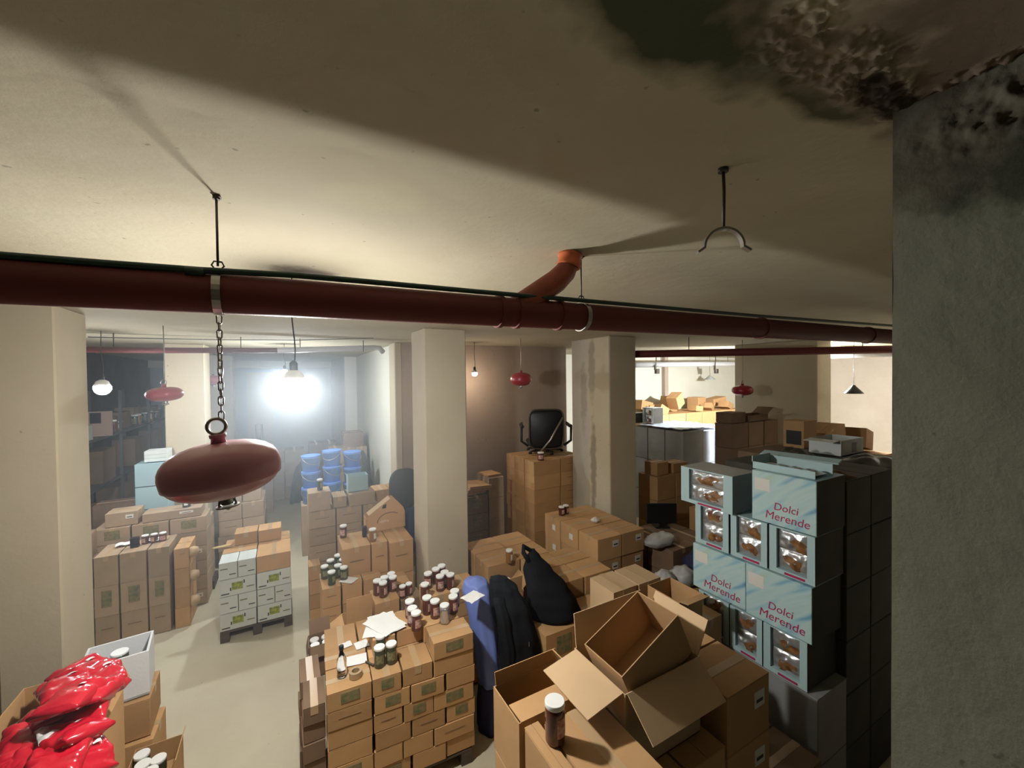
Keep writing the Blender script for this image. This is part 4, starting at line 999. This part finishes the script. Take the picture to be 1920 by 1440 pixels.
bg=folded(interp([(2.10,3.42,1.36,.02,.02,0),(2.09,3.40,1.30,.07,.05,0),(2.08,3.30,1.22,.14,.10,-.4),(2.10,3.18,1.10,.20,.13,-.5),(2.12,3.12,.98,.235,.14,-.5),(2.13,3.09,.88,.24,.14,-.5),(2.13,3.09,.845,.22,.12,-.5)]),1.7,.08,'cloth','black_bag',None,'bag',fold=4)
obj('strap',MB().tube([(2.09,3.42,1.34),(2.02,3.47,1.39),(1.98,3.40,1.36),(2.03,3.36,1.26)],.022,8),M['cloth'],bg)
tag(bg,'slumped black cloth bag on brown cartons in the middle','bag')

# ------------------------------------------------------------------ NEAR RIGHT CLUSTER
ZN=1.544
stack('near stack under the lone jar',.955,1.09,ZN,[.295],.40,1,5,.30,'R',0,zpal=0,prints=['green'],top_style='tape',body_word='carton')
carton((.872,1.12,ZN-.30),.076,.395,.295,'narrow carton squeezed left of the lone jar’s carton',None,style='plain',print_='green')
carton((.872,1.12,.62),.076,.395,.62,'tall narrow carton squeezed below the narrow one',None,style='plain')
carton((.872,1.12,0),.076,.395,.615,'narrow carton at the floor below the squeezed ones',None,style='plain')
open_carton((.862,1.535,ZN-.30),.385,.25,.30,'open dark-bellied carton behind the lone jar’s carton',{'f':(.115,182),'b':(.06,80),'r':(.09,120)},m='card')
stack('near stack below dark-bellied carton',.862,1.535,ZN-.302,[.385],.25,1,4,.305,'R',0,zpal=0,top_style='plain',body_word='carton')
p=P(1041,1388,z=ZN); jar((p.x,p.y,ZN+.001),'choc','lone brown jar with white lid on the nearest carton',.0415,.168,rz=.25)
# cartons under the big open one
open_carton((1.262,1.307,1.30),.495,.357,.37,'largest open carton, flaps spread, nearest at bottom right',{'l':(.20,-11),'f':(.187,-40),'b':(.165,84),'r':(.17,62)},m='card_pale')
carton((1.285,1.33,1.306),.44,.31,.20,'inner carton inside the largest open carton',None,style='plain')
open_carton((1.366,1.329,1.515),.40,.258,.24,'empty open carton tilted inside the largest open one',{},m='card_inner',rot=(0,-math.radians(25),0))
stack('stack under the largest open carton',1.262,1.20,1.295,[.27,.27],.27,2,4,.32,'R',0,zpal=0,top_style='plain',body_word='carton')
stack('stack right of the largest open carton',1.825,1.21,1.50,[.36],.30,2,5,.295,'R',0,zpal=0,prints=['sticker'],body_word='carton')
stack('stack at the display boxes’ foot',2.20,1.30,.62,[.36,.36],.30,2,2,.30,'R',0,zpal=0,body_word='carton',m='card_dark')
stack('stack behind the largest open carton',1.84,1.86,1.42,[.33],.30,1,5,.28,'R',0,zpal=0,body_word='carton')
k=P(1151,1112,z=1.32)
stack('yellowish stack beyond open carton',k.x,k.y,1.32,[.27,.27],.30,1,4,.33,'R',0,m='card_pale',zpal=0,body_word='carton')
open_carton((2.50,2.03,1.182),.26,.30,.20,'small open carton before the yellowish stack',{'f':(.07,10)})
stack('flat-topped stack left of display boxes',2.42,2.00,1.18,[.27,.27],.45,1,3,.39,'R',0,zpal=0,body_word='carton')

# ------------------------------------------------------------------ DISPLAY BOXES (pale blue, lettered)
def streak_mat():
    m=bpy.data.materials.new('streaked_pale_blue_card'); m.use_nodes=True; nt=m.node_tree; N=nt.nodes; L=nt.links
    b=N['Principled BSDF']; b.inputs['Roughness'].default_value=.45
    tc=N.new('ShaderNodeTexCoord'); mp0=N.new('ShaderNodeMapping'); mp0.inputs['Rotation'].default_value=(0,math.radians(35),0); mp=N.new('ShaderNodeMapping'); mp.inputs['Scale'].default_value=(2.4,1,13)
    L.new(tc.outputs['Object'],mp0.inputs[0]); L.new(mp0.outputs[0],mp.inputs[0])
    n=N.new('ShaderNodeTexNoise'); n.inputs['Scale'].default_value=1; n.inputs['Detail'].default_value=1.5; L.new(mp.outputs[0],n.inputs['Vector'])
    cr=N.new('ShaderNodeValToRGB'); e=cr.color_ramp.elements
    e[0].position=.32; e[0].color=(.13,.33,.52,1); e[1].position=.72; e[1].color=(.50,.60,.40,1)
    for pos,c in ((.42,(.38,.60,.66,1)),(.50,(.52,.68,.68,1)),(.60,(.46,.66,.66,1))):
        x=e.new(pos); x.color=c
    L.new(n.outputs[0],cr.inputs[0]); L.new(cr.outputs[0],b.inputs['Base Color']); return m
M['streak']=streak_mat()
M['foil']=mat('silver_foil_packets',(.62,.64,.66),.28,metal=.75,bump=.5,bscale=10)
M['pastry']=mat('golden_brown_print',(.34,.16,.05),.5,col2=(.12,.05,.02),nscale=20)
M['blueboard']=mat('pale_blue_board',(.44,.60,.62),.5)
M['unlit_side']=mat('shaded_box_side',(.07,.065,.05),.8,vary=.2,namt=.3,nscale=4)  # faces turned from the lamp: their shade is put into the colour
me_d=text_mesh('Dolci',.074,.15,.0006,0); me_m=text_mesh('Merende',.080,.15,.0006,0)
def lettered_box(x,yfar,z,w,d,h,label,scale=1.0,group='lettered pale blue boxes'):
    o=obj('lettered_box',MB().box((0,0,0),(w,d,h),bev=.003),M['streak'],None,(x,yfar,z),-math.pi/2)
    for me,nm,fx,fz in ((me_d,'printed_word',.36,.30),(me_m,'printed_word',.22,.10)):
        m_=me.copy(); t=tobj(m_,M['magenta'],nm,o,(w*fx,-.001,h*fz),(math.pi/2,0,0)); s_=w/.42*scale; t.scale=(s_,s_,1)
    obj('pale_patch',MB().box((.02,-.0008,h*.62),(w*.30,.001,h*.86)),M['label'],o)
    obj('side_panel',MB().box((w-.001,.003,.003),(w+.0012,d-.003,h-.003)),M['unlit_side'],o)  # thin skin with the unlit side's shade painted on
    return tag(o,label,'box',group)
def window_box(x,yfar,z,w,d,h,label,group='windowed display boxes',seed=0,board='blueboard',tip=0):
    """a tray with a cut-out front showing foil packets"""
    o=empty('display_box',(x,yfar,z),-math.pi/2)
    a=w*.17; b=w*.84; lo=h*.10; hi=h*.97
    body=MB().box((0,.03,0),(w,d,h)).box((0,0,0),(a,.03,h)).box((b,0,0),(w,.03,h)).box((a,0,0),(b,.03,lo)).box((a,.0,hi),(b,.03,h))
    obj('carton_body',body,M[board],o)
    obj('side_panel',MB().box((w-.001,.003,.003),(w+.0012,d-.003,h-.003)),M['unlit_side'],o)  # shade of the side away from the lamp, as a dark skin
    for r_ in range(2):
        z0=lo+(hi-lo)*r_/2; z1=lo+(hi-lo)*(r_+1)/2
        def fn(u,v):
            X=a+(b-a)*u; Z=z0+(z1-z0)*v
            pil=math.sin(math.pi*min(max(u,.0),1))**.5*math.sin(math.pi*v)**.5
            return (X,.029-.020*pil-.010*noise.noise(Vector((X*28+seed,Z*28,seed)))*pil*1.5,Z)
        g_=MB().grid(fn,22,16)
        fo=obj('foil_packet',g_,M['foil'],o)
        # printed pastry patch, an irregular blob following the packet
        rs=random.Random(seed*7+r_); cu=.62+rs.uniform(-.12,.12); cv=.42+rs.uniform(-.12,.12)
        vs=[]; 
        for rr in (0,.5,1):
            for k in range(14):
                t=2*math.pi*k/14; q=1.15+.35*math.sin(2*t+seed+r_)+.25*math.sin(3*t+seed*2)+.12*math.sin(5*t)
                x_,y_,z_=fn(min(.97,max(.03,cu+.22*rr*q*math.cos(t))),min(.95,max(.05,cv+.27*rr*q*math.sin(t)))); vs.append((x_,y_-.0022,z_))
        fs=[(i*14+k,(i+1)*14+k,(i+1)*14+(k+1)%14,i*14+(k+1)%14) for i in range(2) for k in range(14)]
        obj('printed_pastry',MB().add(vs,fs,True),M['pastry'],fo)
    obj('printed_strip',MB().box((w*.35,-.0008,h*.02),(w*.80,.001,h*.07)),M['magenta'],o)
    return tag(o,label,'box',group)
XD=3.0
lettered_box(XD,1.79,1.99,.42,.38,.36,'pale blue lettered box, top of the display stack')
ys=[(2.27,.30,'left'),(1.96,.28,'middle'),(1.672,.295,'right')]
for i,(yf,w,nm) in enumerate(ys):
    window_box(XD+.004*i,yf,1.655,w-.005,.38,.325,f'windowed display box, {nm} one of the upper windowed row',seed=i+1)
lettered_box(XD-.012,2.285,1.28,.45,.39,.36,'pale blue lettered box, left of the lower lettered pair')
lettered_box(XD-.012,1.832,1.27,.44,.39,.375,'pale blue lettered box, right of the lower lettered pair')
for i,(yf,w,nm) in enumerate(((2.24,.27,'left'),(1.965,.25,'middle'),(1.71,.29,'right'))):
    window_box(XD,yf,.93,w-.005,.38,.33,f'windowed display box, {nm} one of the lower windowed row',seed=i+5)
# small box on the left top
sb=window_box(XD-.05,2.37,1.985,.46,.32,.29,'windowed pale box jutting left atop the display stack',seed=12)
obj('top_panel',MB().box((0,0,.29),(.46,.32,.293)),M['grey_shade_wrap'],sb)
for c_ in sb.children:
    if c_.name.startswith('side_panel'): c_.data.materials[0]=M['grey_shade_wrap']
carton((XD,1.36,.465),.39,.90,.46,'plain dim box below the windowed rows',None,m='grey_shade_wrap',style='plain')
carton((XD,1.36,0),.39,.90,.46,'plain dim box at the floor under the display stack',None,m='grey_shade_wrap',style='plain')
stack('dark stack behind the display boxes',XD+.41,1.37,2.30,[.38,.38],.45,2,6,.38,'R',0,m='unlit_side',zpal=0,body_word='dark carton',top_style='plain')
stack('far dark stack by near pillar',4.2,1.5,2.18,[.45,.45,.45],.5,2,5,.43,'R',0,m='unlit_side',zpal=0,body_word='dark carton',top_style='plain')
# trays and bags lying on top
o=empty('open_tray',(3.02,1.80,2.352),-math.pi/2)
obj('tray_wall',MB().box((-.02,.03,0),(.40,.036,.05)).box((-.02,.26,0),(.40,.266,.075)).box((-.02,.03,0),(-.014,.26,.09)),M['blueboard'],o)
obj('foil_packet',MB().grid(lambda u,v:(.0+.38*u,.04+.2*v,.012+.028*abs(math.sin(u*math.pi*4))*math.sin(math.pi*v)),32,10),M['foil'],o)
tag(o,'open pale blue tray of foil packets on top lettered box','tray')
o=obj('blue_strip',MB().box((0,0,0),(.52,.09,.012),bev=.004),M['blueboard'],None,(3.34,1.93,2.372+.03),-1.5,(0.25,0,-1.45)); tag(o,'long pale blue card strip resting on the display stack','card')
def flat_bag(x,y,z,w,l,t,rz,label,m='dark_stuff'):
    def fn(u,v): return ((u-.5)*w,(v-.5)*l,.004+t*(math.sin(math.pi*u)**.6)*(math.sin(math.pi*v)**.6)*(1+.5*noise.noise(Vector((u*5+x,v*5,z)))))
    o=obj('folded_bag',MB().grid(fn,20,20),M[m],None,(x,y,z),rz); sol(o,.004,-1); return tag(o,label,'bag','folded dark bags')
flat_bag(3.75,1.95,2.305,.55,.36,.07,.2,'folded dark bag lying behind the pale blue strip')
flat_bag(4.75,1.75,2.185,.8,.35,.09,-.1,'second folded dark bag nearer the right pillar')
flat_bag(4.55,2.28,2.185,.45,.34,.10,.3,'bulky dark bag just left of the tall brown carton')
flat_bag(3.5,1.62,2.305,.42,.3,.05,1.2,'brownish folded sheet beside the open tray','card_dark')
carton((5.45,2.62,2.147),.30,.24,.33,'upright brown carton with dark opening before the right pillar',None,m='card',style='plain')
stack('support stack of upright carton',4.75,2.56,2.145,[.4,.4,.4],.45,1,5,.41,'R',0,m='card_dark',zpal=0,body_word='dim carton',top_style='plain')
p=P(1525,838,x=4.80); o=obj('dark_opening',MB().box((-.003,0,0),(.001,.17,.17)),M['black'],None,(5.45,2.65,2.02)); 
for c in bpy.data.objects:
    if c.get('label','').startswith('upright brown carton'): o.parent=c; o.location=(0.0,.03,.04)
o=open_carton((5.05,2.08,2.186),.50,.30,.16,'white box with a dark square print near the right pillar',{'l':(.14,-5)},m='white_card',name='white_box')
obj('printed_square',MB().box((.24,-.0015,.02),(.34,.001,.12)),M['black'],o)
carton((6.05,2.55,2.0),.42,.3,.30,'tipped brown carton behind the white printed box',None,m='card',style='plain',rot=(0,-.25,.1))
carton((6.75,2.5,2.06),.5,.3,.26,'brown carton leaning by the right wall beyond the white box',None,style='plain',rot=(0,.2,.2))
stack('right wall stack',5.98,2.4,1.95,[.45,.45,.45],.5,1,5,.39,'R',0,m='card',zpal=0,body_word='carton',top_style='plain')
# brown stacks before the right pillar
stack('brown stack at the right pillar',5.95,3.85,2.30,[.42,.42,.40],.30,1,6,.38,'R',0,m='card_dark',zpal=0,body_word='brown dim carton',top_style='plain')
carton((5.97,3.87,2.302),.36,.27,.16,'highest dark carton left of the right pillar',None,m='card_dark',style='plain')
open_carton((6.42,3.86,2.302),.5,.28,.10,'low open dark carton before the right pillar',{'f':(.2,10),'r':(.2,30)},m='card_dark')
# ------------------------------------------------------------------ WRAPPED BOXES BEYOND THE STAINED PILLAR
WX0,WY0=6.60,5.25
for i in range(3):
    for L_ in range(3):
        carton((WX0,WY0+.44*i,.66*L_),.60,.43,.655,f'tall wrapped carton painted shade grey, {["front","middle","rear"][i]} of the row, {["bottom","middle","top"][L_]}','grey wrapped cartons beyond the pillar',m='grey_shade_wrap',style='plain',name='wrapped_carton')
for i in range(2):
    for L_ in range(3):
        carton((WX0+.61+.36*i,WY0+.02,.65*L_),.35,.9,.645,f'wrapped carton painted lit pale blue, {["left","right"][i]} column, {["bottom","middle","top"][L_]}','pale wrapped cartons beyond the pillar',m='pale_lit_wrap',style='plain',name='wrapped_carton')
o=obj('plastic_wrap_sheet',MB().grid(lambda u,v:(1.25*u,1.2*v,.02+.03*abs(noise.noise(Vector((u*7,v*7,0))))),30,30),M['pale_lit_wrap'],None,(WX0+.02,WY0+.05,1.982)); sol(o,.003,1); tag(o,'crumpled pale plastic sheet over the wrapped cartons','plastic sheet')
o=window_box(WX0+.25,WY0+1.25,2.02,.30,.3,.34,'printed white box standing on the wrapped cartons',group='printed white boxes',seed=41,board='white_card')
o=window_box(WX0+.05,WY0+1.38,2.02,.12,.3,.22,'smaller printed white box left of the standing one',group='printed white boxes',seed=42,board='white_card')
stack('far wall pile under tossed cartons',8.0,7.3,2.05,[.65]*6,.5,2,4,.5125,'R',0,m='card',zpal=0,body_word='pile carton',top_style='plain',group='cartons of the far wall pile')
tp=[(1215,755,.5,.3,.25,.2,.3),(1243,760,.3,.25,.22,.5,-.3),(1262,765,.42,.3,.38,.25,.2),(1282,775,.36,.3,.34,-.45,.5),(1318,770,.42,.35,.34,0,.3),(1312,786,.3,.25,.15,.1,.0),(1350,775,.55,.35,.22,-.15,-.2),(1372,785,.35,.3,.18,.35,.4),(1230,782,.45,.3,.2,0,.2),(1340,790,.3,.2,.16,.5,.9)]
for i,(px,py,w,d,h,ty,rz) in enumerate(tp):
    p=P(px,py+8,y=7.36 if i%2 else 7.84)
    p.z=max(p.z-h*.2,2.06+abs(ty)*w*.5)
    carton((p.x-w/2,p.y,p.z),w,d,h,f'tossed brown carton by the bright far wall, {ORD[i]} in the heap','tossed cartons by the far wall',style='plain',rot=(0,ty,rz*.4))
# clutter right of the taped stack
stack('clutter stack right of taped stack',4.02,3.35,.95,[.40,.40],.40,2,3,.31,'R',0,m='card_dark',zpal=0,body_word='dim carton')
o=empty('monitor',(4.52,3.95,.955),-.5)
obj('screen',MB().box((-.21,0,.05),(.21,.03,.33),bev=.008),M['black'],o); obj('stand',MB().box((-.03,.01,0),(.03,.05,.06)).box((-.1,-.04,0),(.1,.1,.012)),M['black'],o)
tag(o,'black monitor standing among cartons right of the stained pillar','monitor')
stack('cartons behind the monitor',5.0,4.45,1.48,[.42,.42],.4,1,4,.37,'R',0,m='card',zpal=0,body_word='carton')
carton((5.05,4.5,1.482),.26,.26,.2,'small brown carton left above the monitor',None)
carton((5.42,4.5,1.482),.34,.26,.15,'small brown carton right above the monitor',None)
jar((4.72,4.06,.955),'amber','bottle-like jar with pale cap right of the monitor',.04,.2)
stack('carton behind the display boxes, low',4.95,3.45,1.20,[.45],.4,1,3,.40,'R',0,m='card',zpal=0,body_word='carton',)
def bag_blob(p,r,label,m='bag',sq=(1,1,.7),seed=0):
    def rings():
        out=[]
        for i in range(12):
            a=-math.pi/2+math.pi*(i+.5)/12; rg=[]
            for k in range(22):
                t=2*math.pi*k/22; v=Vector((math.cos(a)*math.cos(t),math.cos(a)*math.sin(t),math.sin(a)))
                f=1+.28*noise.noise(v*2.4+Vector((seed,0,0)))+.12*noise.noise(v*6)
                rg.append(Vector((v.x*r*f*sq[0],v.y*r*f*sq[1],r*sq[2]*.85+v.z*r*f*sq[2])))
            out.append(rg)
        return out
    o=obj('plastic_bag',MB().loft(rings()),M[m],None,p); return tag(o,label,'bag')
bag_blob((4.02,3.55,.955),.15,'white plastic bag with dark print below the monitor','bag',(1.5,.9,.5),1)
bag_blob((3.60,3.12,.705),.12,'knotted grey-white plastic bag lower left beside the cartons','bag',(1,1,.9),2)
bag_blob((3.86,3.08,.705),.14,'round grey-white plastic bag beside the knotted one','bag',(1.1,1,.8),3)
bag_blob((4.28,3.10,.555),.22,'dark navy cloth heap left of the display boxes','navy',(1.3,1.1,1.1),5)
carton((3.42,2.92,0),.62,.42,.70,'brown carton carrying the two plastic bags',None)
carton((4.07,2.88,0),.45,.44,.55,'carton under the dark navy cloth heap',None,m='card_dark')
# dark things near the centre pillar's left: chair back and cloth
o=obj('chair_backrest',MB().loft([[Vector((.2*s_*math.copysign(abs(math.cos(a))**.7,math.cos(a)),y_,.27*s_*math.copysign(abs(math.sin(a))**.7,math.sin(a))+.27)) for a in [2*math.pi*k/32 for k in range(32)]] for s_,y_ in ((.85,-.04),(1,-.02),(1,.02),(.85,.04))]),M['dark_stuff'],None,(1.38,5.55,1.30))
obj('post',MB().tube([(0,0,.03),(0,0,-1.28)],.03,10).lathe([(.15,-1.3),(.15,-1.27)],20),M['black'],o); tag(o,'dark rounded chair back behind the centre pillar’s left edge','chair')
folded(interp([(1.40,5.47,1.32,.10,.03,0),(1.40,5.46,1.1,.13,.045,0),(1.40,5.46,.8,.13,.045,0),(1.40,5.46,.7,.08,.03,0)]),4,.1,'navy','hanging_cloth','dark blue-grey cloth below the rounded chair back','cloth')

# ------------------------------------------------------------------ added haze for the bloom round the lamps
hm=bpy.data.materials.new('bloom_haze'); hm.use_nodes=True; nt=hm.node_tree; nt.nodes.clear()
v=nt.nodes.new('ShaderNodeVolumeScatter'); v.inputs['Color'].default_value=(.80,.90,1,1); v.inputs['Density'].default_value=.045; v.inputs['Anisotropy'].default_value=.35
ou=nt.nodes.new('ShaderNodeOutputMaterial'); nt.links.new(v.outputs[0],ou.inputs['Volume'])
hz=obj('haze',MB().box((-1.02,1.95,1.62),(1.28,14.2,3.40)),hm)
tag(hz,'added bluish haze volume imitating lamp bloom along the lit aisle','haze',kind='stuff')
